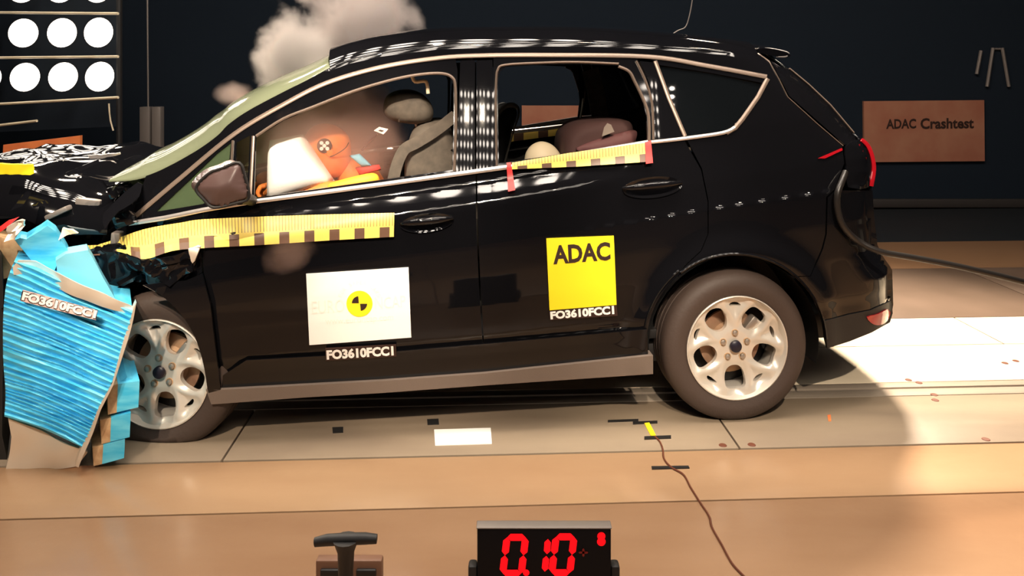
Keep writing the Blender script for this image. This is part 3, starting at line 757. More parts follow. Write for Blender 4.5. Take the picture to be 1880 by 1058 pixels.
text_on('faint_lettering', 'www.euroncap.com', [(597, 588), (722, 580), (722, 591), (598, 600)], M['faint'], s1, surf(-0.0135), 0.0)
for i, ch in enumerate('FOR SAFER CARS'):
    if ch == ' ': continue
    a = math.radians(158 - 136 * i / 13); cx, cy = 660 + 38 * math.cos(a), 557 - 38 * math.sin(a); ux, uy = math.sin(a), math.cos(a); rx, ry = math.cos(a), -math.sin(a)
    q = [(cx - ux * 2.4 + rx * 3.5, cy - uy * 2.4 + ry * 3.5), (cx + ux * 2.4 + rx * 3.5, cy + uy * 2.4 + ry * 3.5), (cx + ux * 2.4 - rx * 3.5, cy + uy * 2.4 - ry * 3.5), (cx - ux * 2.4 - rx * 3.5, cy - uy * 2.4 - ry * 3.5)]
    text_on('faint_lettering', ch, q, M['faint'], s1, surf(-0.0135), 0.0)
s2 = sign([(597, 641), (727, 634), (728, 655), (598, 663)], M['ink'], parent=front_door, name='label_strip', off=-0.022, th=0.012)
text_on('lettering', 'FO3610FCC1', [(599, 643), (722, 635), (723, 653), (600, 661)], M['white'], s2, surf(-0.0235), 0.05)
s3 = sign([(1003, 438), (1127, 433), (1132, 560), (1009, 570)], M['yellow'], parent=rear_door, name='sign_plate', label='yellow square sign with dark lettering')
text_on('lettering', 'ADAC', [(1014, 451), (1120, 444), (1121, 478), (1016, 486)], M['ink'], s3, surf(-0.0135), 0.035)
s4 = sign([(1008, 571), (1132, 560), (1134, 580), (1010, 588)], M['ink'], parent=rear_door, name='label_strip', off=-0.010)
text_on('lettering', 'FO3610FCC1', [(1010, 572), (1127, 561), (1128, 577), (1011, 587)], M['white'], s4, surf(-0.0115), 0.05)

# ------------------------------------------------------------------ crumpled front
def crumple(P, amp=0.05, f=4.5, seed=0.0, ax=(0.35, 1.0, 0.7)):
    out = P.copy()
    for i in range(len(P)):
        p = Vector(P[i]) * f + Vector((seed, seed * 1.7, seed * 0.3))
        a = mnoise.noise(p); b = abs(mnoise.noise(p * 2.1 + Vector((3, 1, 7)))); c = mnoise.noise(p * 4.3)
        d = amp * (a + 1.3 * (0.35 - b) + 0.35 * c)
        out[i] += np.array([d * ax[0] * 0.6, d * ax[1], d * ax[2]])
    return out
fender = [(-60, 330), (0, 330), (60, 333), (130, 350), (185, 345), (205, 335), (250, 331), (262, 350), (250, 384), (234, 411), (300, 404), (372, 390), (369, 440), (371, 500), (352, 512), (330, 524),
          (300, 528), (262, 520), (235, 545), (200, 560), (120, 560), (-60, 560)]
def fend_disp(P, vo):
    Q = crumple(P, 0.065, 3.2, 2.0)
    w_ = np.clip((345 - vo[:, 0]) / 90, 0, 1)[:, None]; return P * (1 - w_) + (Q + np.array([0, 0.05, 0])) * w_
panel('front_fender', fender, M['paint'], car, step=6, disp=fend_disp, thick=0.006, mirror=False, angle=25)
# fender part behind the front wheel down to the sill
panel('front_fender', [(371, 503), (386, 560), (395, 640), (405, 716), (383, 722)] + cr([(381, 716), (374, 672), (362, 630), (345, 595), (322, 566), (296, 543), (262, 524)], 4) + [(300, 520), (340, 516)], M['paint'], car, step=6, thick=0.01, off=-0.035)
# torn fender edge pieces
def shard(px, v, name='fender_shard', m='paint', th=0.006, seed=1.0, amp=0.02, slope=0.0):
    vo, Fs = fill(px, (), 7); yb = max(p[1] for p in px); P = np.array([Pv(x, y, v + slope * (yb - y) / 465 * (1 + (yb - y) / 260)) for x, y in vo]); P = crumple(P, amp, 9, seed); Fs = outward(P, Fs)
    Q, G = thicken(P, Fs, np.array([0.002, th, 0.002])); return obj(name, Q, G, M[m], car, angle=25)
shard([(186, 462), (265, 478), (330, 466), (366, 458), (352, 500), (312, 524), (300, 520), (240, 492)], -0.02, seed=4.0, amp=0.018)
shard([(345, 458), (366, 457), (356, 482), (352, 486)], -0.05, seed=2, m='sheet')
shard([(300, 522), (312, 526), (354, 498), (352, 486), (326, 506)], -0.05, seed=5, amp=0.015)
for q in ([(190, 392), (205, 376), (230, 352), (252, 335), (260, 340), (254, 362), (240, 376), (216, 390), (200, 408), (192, 420), (188, 408)], [(20, 385), (48, 352), (56, 354), (42, 378), (18, 388)], [(58, 376), (80, 369), (84, 376), (62, 382)],
          [(120, 318), (178, 294), (180, 300), (125, 324)]):
    shard(q, -0.05, seed=random.random() * 9, amp=0.004, name='fender_shard', slope=1.05)
shard([(160, 286), (185, 284), (219, 281), (220, 284), (188, 291), (165, 292)], 0.7, 'wiper_arm', 'chrome', amp=0.005)
shard([(110, 425), (130, 424), (140, 432), (120, 436), (108, 440)], -0.08, 'broken_piece', 'cream', amp=0.02)
shard([(20, 408), (45, 404), (40, 420), (26, 438), (14, 436)], -0.1, 'broken_piece', 'sheet', amp=0.03)
shard([(-10, 422), (16, 404), (32, 401), (10, 418), (-10, 432)], -0.1, 'broken_piece', 'red', amp=0.01)
# hood: crumpled sheet across the width
U0, U1 = Pv(-260, 300, 0.3)[0], Pv(215, 330, 0.2)[0]
nu, nv = 70, 90; V = []; Fs = []
for i in range(nu + 1):
    for j in range(nv + 1):
        s = i / nu; q = j / nv; u = U0 + (U1 - U0) * s; v = 0.10 + q * 1.5
        z = 1.005 + 0.03 * math.sin(q * math.pi) + 0.03 * math.exp(-((s - 0.62) / 0.16) ** 2) - 0.16 * math.exp(-q / 0.035)
        p = Vector((u * 5, v * 3.2, 0)); z += 0.07 * mnoise.noise(p * 0.55) + 0.08 * (0.3 - abs(mnoise.noise(p * 0.5 + Vector((5, 2, 1))))) + 0.018 * mnoise.noise(p * 1.6)
        V.append((u, v, z))
for i in range(nu):
    for j in range(nv): a = i * (nv + 1) + j; Fs.append((a, a + nv + 1, a + nv + 2, a + 1))
P = np.array(V); Q, G = thicken(P, Fs, np.array([0, 0, -0.008])); bm = bmesh.new(); bv = [bm.verts.new(v) for v in Q]
for f in G: bm.faces.new([bv[k] for k in f])
bm_obj('hood', bm, M['paint'], car, angle=25)
shard([(-20, 300), (58, 303), (60, 320), (55, 322), (-20, 322)], 0.02, 'yellow_sticker', 'yellow', amp=0.008)
# cowl and engine bay lumps
box('engine_block', (-2.25, 0.85, 0.62), (0.55, 1.2, 0.5), M['black'], car, bev=0.03)
box('cowl', (-1.97, 0.85, 0.84), (0.2, 1.36, 0.14), M['black'], car, bev=0.03)
random.seed(3)
for k in range(14):
    x = random.uniform(20, 235); y = random.uniform(345, 540); p = Pv(x, y, 0.09 + random.random() * 0.1)
    bm = bmesh.new(); box_bm(bm, p, (random.uniform(.02, .10), .05, random.uniform(.02, .06)), Matrix.Rotation(random.uniform(-1, 1), 3, 'Y'), 0.006)
    bm_obj('engine_part', bm, M[random.choice(['black', 'gloss', 'greymetal'])], car)
# dashboard, steering wheel
db = []
for (x, y) in ((-2.0, .88), (-1.82, .91), (-1.72, .88), (-1.68, .80), (-1.7, .66), (-1.9, .6)): db.append((x, y))
V = [(u, v, z) for v in (0.16, 1.58) for u, z in db]; n = len(db)
bm = bmesh.new(); bv = [bm.verts.new(v) for v in V]
for i in range(n): bm.faces.new([bv[i], bv[(i + 1) % n], bv[n + (i + 1) % n], bv[n + i]])
bm.faces.new([bv[i] for i in range(n)]); bm.faces.new([bv[n + i] for i in range(n)][::-1])
bm_obj('dashboard', bm, M['black'], car)
swc = Pv(520, 345, 0.48); pts = []
for k in range(25):
    t = 2 * math.pi * k / 24; pts.append(swc + Vector((0.06 * math.sin(t), 0.18 * math.cos(t), 0.17 * math.sin(t))))
V, Fs = tube_data(pts, 0.014, 8, False); obj('steering_wheel', V, Fs, M['black'], car)

def pillow(name, q, v, th, m, parent, n=16, e=0.5, **props):
    """soft cushion between four pixel corners at car depth v"""
    V = []; Fs = []
    for side in (-1, 1):
        for j in range(n + 1):
            for i in range(n + 1):
                s, t = i / n, j / n; x, y = quadmap(q, s, t); b = ((1 - (2 * s - 1) ** 4) * (1 - (2 * t - 1) ** 4)) ** e
                p = Pv(x, y, v); V.append(p + Vector((0, side * th * b, 0)))
    N = (n + 1) ** 2
    for sd in (0, 1):
        for j in range(n):
            for i in range(n):
                a = sd * N + j * (n + 1) + i; f = (a, a + 1, a + n + 2, a + n + 1); Fs.append(f if sd == 0 else f[::-1])
    bm = bmesh.new(); bv = [bm.verts.new(p) for p in V]
    for f in Fs: bm.faces.new([bv[i] for i in f])
    bmesh.ops.remove_doubles(bm, verts=bm.verts, dist=1e-5)
    return bm_obj(name, bm, m, parent, angle=70, **props)
def rounded(poly, n=4): return cr(poly, n, True)
def slab(name, poly, v0, v1, m, parent, bev=0.02, **props):
    """rounded solid: pixel outline (taken at v0) extruded to v1 in the car frame"""
    vo, Fs = fill(poly, (), 9); rad = np.array([min(math.dist(p, q) for q in poly) for p in vo])
    d = np.sqrt(np.clip(rad / 14, 0, 1)); P = np.array([Pv(x, y, v0) for x, y in vo]); P[:, 1] += bev * (1 - d); Fs = outward(P, Fs)
    n = len(P); Q = P.copy(); Q[:, 1] = v1 - bev * (1 - d)
    cnt = {}
    for f in Fs:
        for i in range(3): cnt[(f[i], f[(i + 1) % 3])] = 1
    G = list(Fs) + [tuple(n + i for i in f[::-1]) for f in Fs] + [(b, a, n + a, n + b) for (a, b) in cnt if (b, a) not in cnt]
    return obj(name, np.concatenate([P, Q]), G, m, parent, angle=50, **props)
pillow('airbag', [(495, 258), (556, 246), (616, 334), (488, 372)], 0.36, 0.12, M['airbag'], car, label='inflated white airbag')
# front seats
st1 = slab('seat_backrest', rounded([(742, 330), (745, 285), (757, 244), (790, 228), (826, 236), (838, 300), (846, 400), (800, 420), (752, 400)]), 0.28, 0.74, M['seat'], car, 0.05)
slab('headrest', rounded([(702, 196), (712, 174), (745, 166), (775, 176), (794, 200), (792, 222), (770, 230), (728, 226), (706, 214)]), 0.36, 0.62, M['seat'], st1, 0.06)
tube('headrest_post', [Pv(762, 222, 0.45), Pv(770, 245, 0.45)], 0.008, M['steel'], st1)
slab('seat_cushion', rounded([(600, 470), (620, 420), (800, 400), (840, 430), (830, 470)]), 0.26, 0.76, M['seat'], car, 0.05)
st2 = slab('seat_backrest', rounded([(905, 330), (908, 232), (916, 206), (934, 194), (948, 200), (950, 216), (940, 246), (926, 320)]), 1.02, 1.45, M['black'], car, 0.03)
tube('seat_piping', [Pv(x, y, 1.0) for x, y in cr([(912, 232), (916, 212), (926, 198), (938, 193), (950, 198), (952, 212), (943, 240), (930, 285), (922, 320)], 4)], [0.005 + 0.010 * math.exp(-((t - 12) / 5) ** 2) for t in range(33)], M['greymetal'], st2)
slab('seat_cushion', rounded([(700, 470), (720, 430), (900, 400), (930, 430), (920, 470)]), 1.0, 1.5, M['seat'], car, 0.05)
slab('rear_bench', rounded([(1150, 330), (1120, 420), (960, 430), (950, 460), (1200, 480), (1230, 300), (1200, 285)]), 0.24, 1.5, M['black'], car, 0.04)
# belts
def belt(pts, v, wd=0.045, m=None, vs=None):
    V = []; Fs = []
    for i, (x, y) in enumerate(pts):
        p = Pv(x, y, v if vs is None else vs[i]); d = Vector(pts[min(i + 1, len(pts) - 1)]) - Vector(pts[max(i - 1, 0)]); d.normalize()
        nn = Vector((d.y, 0, d.x)) * (wd / 2); V += [p - nn, p + nn, p + nn + Vector((0, .003, 0)), p - nn + Vector((0, .003, 0))]
    for i in range(len(pts) - 1):
        for k in range(4): a = i * 4 + k; b = i * 4 + (k + 1) % 4; Fs.append((a, b, b + 4, a + 4))
    bm = bmesh.new(); bv = [bm.verts.new(p) for p in V]
    for f in Fs: bm.faces.new([bv[i] for i in f])
    return bm_obj('seat_belt', bm, m or M['seat'], car)
belt(cr([(836, 212), (800, 240), (765, 262), (742, 275), (728, 305), (720, 340)], 4), 0.25, 0.05)
belt(cr([(1083, 128), (1092, 160), (1102, 215), (1105, 250)], 4), 1.25, 0.10)
tube('grab_handle', [Pv(x, y, 0.32) for x, y in cr([(756, 138), (762, 150), (782, 150), (786, 172)], 4)], 0.008, M['cream'], car)
# small tag and rod near the driver
tube('sensor_rod', [Pv(664, 276, 0.45), Pv(692, 246, 0.45)], 0.005, M['plum'], car)
decal('paper_tag', [(686, 240), (696, 233), (713, 237), (704, 247)], M['white'], car, 0, mapper=lambda px: np.array([Pv(x, y, 0.44) for x, y in px]))
decal('paper_tag', [(694, 240), (698, 238), (705, 240), (701, 242)], M['ink'], car, 0, mapper=lambda px: np.array([Pv(x, y, 0.437) for x, y in px]))

# ------------------------------------------------------------------ crash test dummies
def skin_body(name, pts, edges, m, parent, sub=2):
    me = bpy.data.meshes.new(name); me.from_pydata([p[:3] for p in pts], edges, []); me.update()
    o = bpy.data.objects.new(name, me); COL.objects.link(o); o.parent = parent
    md = o.modifiers.new('skin', 'SKIN'); md.use_smooth_shade = True
    for i, p in enumerate(pts):
        r = p[3]; me.skin_vertices[0].data[i].radius = (r, r)
    me.skin_vertices[0].data[0].use_root = True
    o.modifiers.new('sub', 'SUBSURF').levels = sub; o.modifiers['sub'].render_levels = sub
    dg = bpy.context.evaluated_depsgraph_get(); nm = bpy.data.meshes.new_from_object(o.evaluated_get(dg))
    o.modifiers.clear(); o.data = nm; nm.materials.clear(); nm.materials.append(m); nm.name = name
    nm.polygons.foreach_set('use_smooth', [True] * len(nm.polygons)); return o
def cpt(px, py, v, r): p = Pv(px, py, v); return (p[0], p[1], p[2], r)
du = empty('crash_test_dummy', (O2[0], O2[1], 0), PSI, label='orange crash test dummy in the driver seat with its face in the white airbag', category='dummy')
pel = cpt(700, 470, 0.5, 0.13)
pts = [pel, cpt(690, 410, .5, .14), cpt(672, 360, .5, .15), cpt(656, 330, .5, .11), cpt(640, 312, .5, .062), cpt(622, 290, .5, .058),
       cpt(668, 345, .34, .065), cpt(620, 352, .30, .05), cpt(560, 350, .33, .042), cpt(520, 340, .36, .033),
       cpt(668, 345, .66, .065), cpt(600, 350, .68, .05), cpt(530, 340, .62, .04), cpt(500, 330, .56, .033),
       cpt(640, 490, .40, .09), cpt(540, 470, .38, .07), cpt(500, 560, .38, .05), cpt(640, 490, .60, .09), cpt(540, 470, .62, .07), cpt(500, 560, .62, .05)]
edges = [(0, 1), (1, 2), (2, 3), (3, 4), (4, 5), (2, 6), (6, 7), (7, 8), (8, 9), (2, 10), (10, 11), (11, 12), (12, 13), (0, 14), (14, 15), (15, 16), (0, 17), (17, 18), (18, 19)]
body = skin_body('torso', pts, edges, M['orange'], du)
# head: profile-shaped sphere facing the airbag (towards -u), tipped forward
def head(c, s, tilt, m, parent, name='head'):
    bm = bmesh.new(); bmesh.ops.create_uvsphere(bm, u_segments=32, v_segments=24, radius=1.0)
    for v in bm.verts:
        x, y, z = v.co
        X = x * 0.098; Y = y * 0.076; Z = z * 0.115
        if z < 0: X = X * (1 - 0.18 * -z) - 0.012 * -z; Y *= 1 - 0.28 * -z
        if x < -0.3 and -0.75 < z < 0.1:                # jaw and face plane
            X -= 0.008 * (1 - abs(y))
        nose = math.exp(-((y / 0.16) ** 2 + ((z + 0.12) / 0.17) ** 2)) * (x < 0); X -= 0.024 * nose
        eye = sum(math.exp(-(((y - e) / 0.15) ** 2 + ((z - 0.08) / 0.1) ** 2)) for e in (-0.36, 0.36)) * (x < 0); X += 0.010 * eye
        mouth = math.exp(-((y / 0.3) ** 2 + ((z + 0.48) / 0.06) ** 2)) * (x < 0); X += 0.006 * mouth
        v.co = Vector((X, Y, Z)) * s
    R = Matrix.Rotation(tilt, 4, 'Y'); bmesh.ops.transform(bm, matrix=Matrix.Translation(c) @ R, verts=bm.verts)
    h = bm_obj(name, bm, m, parent, angle=80)
    for e in (-1, 1):
        bm = bmesh.new(); bmesh.ops.create_uvsphere(bm, u_segments=12, v_segments=8, radius=1.0)
        bmesh.ops.transform(bm, matrix=Matrix.Translation(c) @ R @ Matrix.Translation((0.012 * s, e * 0.076 * s, -0.004)) @ Matrix.Diagonal((0.016 * s, 0.008, 0.026 * s, 1)), verts=bm.verts)
        bm_obj('ear', bm, m, h)
    return h
hc = Pv(603, 276, 0.46)
hd = head(hc, 1.12, math.radians(-32), M['orange'], du)
hf = hc + Vector((-0.005, -0.092, 0.030))
tm = lambda r_, v_: [tuple(hf + Vector((r_ * math.cos(2 * math.pi * k / 24), v_, r_ * math.sin(2 * math.pi * k / 24)))) for k in range(24)]
bm = bmesh.new(); bm.faces.new([bm.verts.new(p) for p in tm(0.033, 0.0)]); bm_obj('target_mark', bm, M['ink'], hd, smooth=False)
for a in (45, 135, 225, 315, 0):
    off = Vector((0.018 * math.cos(math.radians(a)), -0.002, 0.018 * math.sin(math.radians(a)))) if a else Vector((0, -0.003, 0))
    bm = bmesh.new(); bm.faces.new([bm.verts.new(hf + off + Vector((0.0085 * math.cos(t), 0, 0.0085 * math.sin(t)))) for t in np.linspace(0, 2 * math.pi, 17)[:-1]]); bm_obj('target_dot', bm, M['white'], hd, smooth=False)
tube('head_seam', [Pv(x, y, 0.37) for x, y in cr([(606, 288), (618, 283), (634, 272), (640, 262)], 3)], 0.002, M['ink'], hd)
skin_body('sleeve', [cpt(698, 328, .30, .035), cpt(672, 333, .27, .036), cpt(636, 340, .27, .032), cpt(600, 350, .27, .03)], [(0, 1), (1, 2), (2, 3)], M['amber'], du)
pillow('neck_cloth', [(641, 286), (660, 282), (684, 305), (664, 306)], 0.36, 0.02, mat('blue_cloth', (0.16, 0.42, 0.55), 0.7), du, 8)
pillow('shoulder_strap', [(652, 308), (696, 302), (700, 312), (660, 322)], 0.36, 0.02, mat('red_cloth', (0.45, 0.05, 0.04), 0.7), du, 8)
# hands with fingers, on the steering wheel
def hand(w0, d, parent, m, side=1):
    d = d.normalized(); up = Vector((0, 0, 1)); lat = d.cross(up).normalized()
    palm = [(*w0, .027), (*(w0 + d * .04), .034), (*(w0 + d * .075), .030)]
    skin_body('palm', palm, [(0, 1), (1, 2)], m, parent, 1)
    for k, (o_, L) in enumerate(((-.026, .060), (-.009, .072), (.009, .068), (.026, .052))):
        a = w0 + d * .07 + lat * o_; b = a + d * L * .45 + up * -0.008; c = b + d * L * .2 + up * -0.03; e = c - d * L * .25 + up * -0.022
        skin_body('finger', [(*a, .011), (*b, .010), (*c, .009), (*e, .008)], [(0, 1), (1, 2), (2, 3)], m, parent, 1)
    a = w0 + d * .03 + lat * side * .028; b = a + d * .03 + lat * side * .02 - up * .012; c = b + d * .02 - up * .025
    skin_body('thumb', [(*a, .013), (*b, .011), (*c, .009)], [(0, 1), (1, 2)], m, parent, 1)
hand(Pv(497, 318, 0.56), Vector((-1, 0, -0.7)), du, M['orange'], 1)
hand(Pv(522, 342, 0.36), Vector((-1, 0, 0.1)), du, M['orange'], -1)
# child dummy and child seat in the back
cdm = empty('child_dummy', (O2[0], O2[1], 0), PSI, label='cream child crash test dummy head low behind the rear window tape', category='dummy')
ch = Pv(998, 300, 0.50); hh = head(ch, 0.92, math.radians(-20), M['cream'], cdm)
skin_body('torso', [(*(ch + Vector((.12, 0, -.38))), .10), (*(ch + Vector((.09, 0, -.22))), .11), (*(ch + Vector((.03, 0, -.11))), .05), (*(ch + Vector((0, 0, -.03))), .045),
                    (*(ch + Vector((.08, -.13, -.2))), .04), (*(ch + Vector((-.06, -.15, -.3))), .03), (*(ch + Vector((.08, .13, -.2))), .04), (*(ch + Vector((-.06, .15, -.3))), .03)],
          [(0, 1), (1, 2), (2, 3), (1, 4), (4, 5), (1, 6), (6, 7)], M['cream'], cdm)
cs = empty('child_seat', (O2[0], O2[1], 0), PSI, label='dark plum child seat tipped back on the rear bench', category='carrier')
slab('seat_shell', rounded([(1040, 300), (1040, 262), (1050, 242), (1072, 228), (1110, 223), (1150, 222), (1164, 228), (1168, 244), (1164, 262), (1150, 290), (1140, 360), (1060, 370)]), 0.36, 0.74, M['plum'], cs, 0.05)
slab('head_wing', rounded([(1060, 276), (1085, 262), (1130, 248), (1168, 240), (1170, 256), (1160, 272), (1110, 284)]), 0.32, 0.38, mat('plum_edge', (0.13, 0.05, 0.05), 0.7), cs, 0.02)
decal('pale_patch', [(1105, 251), (1109, 234), (1115, 226), (1122, 229), (1128, 242)], mat('pale_grey', (0.30, 0.24, 0.20), 0.8), cs, 0, mapper=lambda px: np.array([Pv(x, y, 0.31) for x, y in px]))

# ------------------------------------------------------------------ deformable barrier (world coordinates)
bar = empty('barrier', pf(120, 900) * 1.0, 0, label='crushed blue honeycomb barrier wrapped round the front wheel', category='barrier')
bl = bar.location.copy()
def bw(px, py, Y): return pw(px, py, Y) - bl
Lf = cr([(27, 478), (12, 520), (6, 580), (6, 660), (10, 720), (8, 765)], 8)
Rt = cr([(243, 572), (232, 622), (222, 660), (204, 705), (184, 745), (153, 823)], 8)
def samp(A, t):
    A = np.array(A); seg = np.r_[0, np.cumsum(np.hypot(*np.diff(A, axis=0).T))]; s = t * seg[-1]; return np.array([np.interp(s, seg, A[:, 0]), np.interp(s, seg, A[:, 1])])
def bdepth(s): return 2.80 - 0.02 * s
random.seed(11)
rowsN, colsN = 360, 44; ridge = []; ph = 0
offs = [0.0]
while len(offs) < 200: offs.append(offs[-1] + random.uniform(0.016, 0.055))
offs = [o for o in offs if o < 1.1]
V = []; Fs = []
for j in range(rowsN + 1):
    t = j / rowsN; a = samp(Lf, t); b = samp(Rt, t)
    for i in range(colsN + 1):
        s = i / colsN; p = a * (1 - s) + b * s; p[1] += 10 * math.sin(s * math.pi) * (0.5 - t) - 6 * math.sin(s * 3.1) * (1 - t)
        tt = t + 0.012 * mnoise.noise(Vector((s * 2.5, t * 6, 3)))
        k = max(0, sum(1 for o in offs if o <= tt) - 1); o0 = offs[k]; o1 = offs[k + 1] if k + 1 < len(offs) else o0 + 0.03
        f = (tt - o0) / (o1 - o0); saw = abs(f - 0.35) / 0.65; amp = 0.012 + 0.014 * (mnoise.noise(Vector((k * 3.1, s * 3, 0))) + 0.5)
        d = 0.75 * amp * saw + 0.03 * mnoise.noise(Vector((s * 2, t * 2, 9))) + 0.002 * mnoise.noise(Vector((s * 7, t * 50, 2)))
        V.append(bw(p[0], p[1], bdepth(s) + d))
for j in range(rowsN):
    for i in range(colsN): q = j * (colsN + 1) + i; Fs.append((q, q + 1, q + colsN + 2, q + colsN + 1))
P = np.array(V); Fs = outward(P, Fs); Q, G = thicken(P, Fs, np.array([-0.16, 0.30, 0])); core = obj('honeycomb_core', Q, G, M['cyan'], bar, angle=30, label='blue pleated crushed core')
def bshard(name, px, Y, m, th=0.03, amp=0.02, seed=1.0, parent=bar, tilt=None):
    vo, Fs = fill(px, (), 7); P = np.array([bw(x, y, Y + (tilt(x, y) if tilt else 0)) for x, y in vo])
    for i in range(len(P)): P[i][1] += amp * mnoise.noise(Vector(P[i]) * 8 + Vector((seed, 0, 0)))
    Fs = outward(P, Fs); Q, G = thicken(P, Fs, np.array([-0.6 * th, th, 0])); return obj(name, Q, G, M[m], parent, angle=30)
bshard('face_sheet', [(22, 492), (30, 480), (60, 482), (110, 502), (190, 538), (242, 566), (236, 580), (180, 560), (110, 530), (60, 512), (24, 505)], 2.79, 'sheet', 0.01, 0.03, 4)
bshard('honeycomb_flap', [(30, 440), (40, 436), (52, 438), (80, 422), (92, 413), (104, 425), (113, 447), (124, 466), (105, 478), (100, 495), (95, 505), (60, 487)], 2.86, 'cyan', 0.12, 0.03, 2)
bshard('honeycomb_flap', [(104, 478), (122, 466), (160, 460), (172, 480), (212, 552), (170, 540), (105, 512)], 2.82, 'cyanlt', 0.10, 0.012, 6, tilt=lambda x, y: 0.0012 * (x - 104) * 0.3)
bshard('edge_sheet', [(228, 620), (243, 572), (251, 555), (246, 578), (234, 625), (208, 708), (186, 752), (168, 800), (145, 858), (139, 856), (150, 822), (184, 745), (206, 705)], 2.78, 'sheet', 0.04, 0.01, 3)
bshard('lower_sheet', [(20, 765), (34, 772), (100, 806), (152, 824), (160, 832), (140, 857), (12, 866), (24, 800)], 2.84, 'sheet', 0.015, 0.03, 8)
bshard('side_plate', [(-40, 400), (2, 470), (6, 540), (4, 800), (14, 850), (-40, 870)], 2.9, 'black', 0.5, 0.0, 1)
bshard('inner_core', [(-30, 430), (30, 440), (60, 487), (96, 505), (130, 520), (60, 505), (20, 500), (4, 530), (-30, 560)], 2.95, 'card', 0.2, 0.03, 5)
# stepped blocks standing on the floor between barrier and wheel
for (x0, y0, x1, y1, yb, Y) in ((214, 706, 256, 700, 758, 2.83), (202, 768, 241, 757, 812, 2.83), (188, 818, 229, 806, 852, 2.83)):
    blk = bshard('core_block', [(x0 + 2, y0), (x1, y1), (x1 - 2, yb - 10), (x0, yb)], Y, 'cyan', 0.20, 0.006, x0 * .1)
    bshard('block_side', [(x0 + 2, y0), (x0, yb), (x0 - 16, yb + 4), (x0 - 18, y0 + 4)], Y + 0.004, 'card', 0.18, 0.004, x0 * .2)
bshard('core_block', [(216, 704), (233, 693), (255, 703), (250, 706)], 2.85, 'cyan', 0.2, 0.0, 2)
lab = [(42, 532), (180, 570), (176, 588), (38, 553)]
mp = lambda Y: (lambda px: np.array([bw(x, y, Y) for x, y in px]))
decal('label_strip', lab, mat('pink_backing', (0.75, 0.55, 0.52), 0.6), bar, 0, 5, mp(2.765))
text_on('lettering_outline', 'FO3610FCC1', [(41, 533), (180, 569), (176, 587), (37, 552)], M['ink'], bar, mp(2.763), 0.06)  # dark outline printed behind the white letters
text_on('lettering', 'FO3610FCC1', [(43, 535), (179, 570), (175, 585), (39, 551)], M['white'], bar, mp(2.760), 0.05)

# ------------------------------------------------------------------ lamp banks
def lamp_bank(name, center, normal, nx, ny, sx, sy, r, label, vis=False, hot='hot'):
    n = Vector(normal).normalized(); q = n.to_track_quat('Z', 'Y')
    e = bpy.data.objects.new(name, None); COL.objects.link(e); e.location = center; e.rotation_mode = 'QUATERNION'; e.rotation_quaternion = q
    e['label'] = label; e['category'] = 'lamp'
    box('lamp_frame', (0, 0, -0.12), (nx * sx + 0.05, ny * sy + 0.05, 0.06), M['black'], e, bev=0.01)
    bm = bmesh.new(); bmesh.ops.create_circle(bm, cap_ends=True, radius=r, segments=20)
    me = bpy.data.meshes.new('lamp'); bm.to_mesh(me); bm.free(); me.materials.append(M[hot])
    bm = bmesh.new(); bmesh.ops.create_cone(bm, cap_ends=False, segments=20, radius1=r * 0.6, radius2=r * 1.08, depth=0.09)
    mc = bpy.data.meshes.new('lamp_reflector'); bm.to_mesh(mc); bm.free(); mc.materials.append(M['greymetal'])
    for j in range(ny):
        for i in range(nx):
            x = (i - (nx - 1) / 2) * sx; y = (j - (ny - 1) / 2) * sy
            o = bpy.data.objects.new('lamp', me); COL.objects.link(o); o.parent = e; o.location = (x, y, 0)
            c = bpy.data.objects.new('lamp_reflector', mc); COL.objects.link(c); c.parent = o; c.location = (0, 0, -0.047)
    return e
lamp_bank('overhead_lamp_bank', (0.0, 2.55, 5.5), (0, 0.04, -1), 14, 5, 0.46, 0.50, 0.15, 'long bank of large round lamps hung above the car')
lamp_bank('front_lamp_bank', (0.75, -2.3, 5.0), (0.0, 0.80, -0.6), 13, 7, 0.26, 0.26, 0.062, 'tilted bank of round lamps hung high behind the camera')
# visible rack at the left
rack = empty('lamp_rack', pf(100, 460, 0) * 1.0, 0, label='tall black rack of bright round lamps at the back left', category='lamp')
RY = 6.0
rack.location = (pw(100, 125, RY).x, RY, 0); rl = rack.location.copy()
ryaw = math.radians(-24)
def rp(px, py, dy=0.0): return pw(px, py, RY + (px - 100) * -0.0016 + dy) - rl
SF = [('shelf_bar', 23, 25, 4), ('shelf_bar', 106, 104, 4), ('shelf_bar', 191, 179, 3)]
for nm, ya, yb, wd in SF:
    tube(nm, [rp(-70, ya, -.12), rp(0, ya, -.12), rp(110, (ya + yb) / 2, -.12), rp(217, yb, -.12)], 0.010, M['cream'], rack, 8)
tube('shelf_bar', [rp(-70, 236, -.12), rp(0, 230, -.12), rp(68, 222, -.12)], 0.010, M['cream'], rack, 8)
for x in (-74, 219): tube('rack_post', [rp(x, -120), rp(x, 200), Vector((rp(x, 200).x, rp(x, 200).y, 0.0))], 0.022, M['black'], rack, 8)
bk = [(-80, -120), (222, -120), (220, 232), (-80, 246)]
V = [rp(x, y, 0.26) for x, y in bk] + [rp(x, y, 0.30) for x, y in bk]
obj('back_panel', V, [(0, 1, 2, 3), (7, 6, 5, 4), (0, 4, 5, 1), (1, 5, 6, 2), (2, 6, 7, 3), (3, 7, 4, 0)], M['navy'], rack, smooth=False)
LV, LF = lathe([(0.0001, 0.065), (0.03, 0.062), (0.07, 0.045), (0.105, 0.015), (0.125, -0.012)], 28)
lm = bpy.data.meshes.new('lamp'); lm.from_pydata(LV, [], LF); lm.materials.append(M['lampface'])
lm.polygons.foreach_set('use_smooth', [True] * len(lm.polygons))
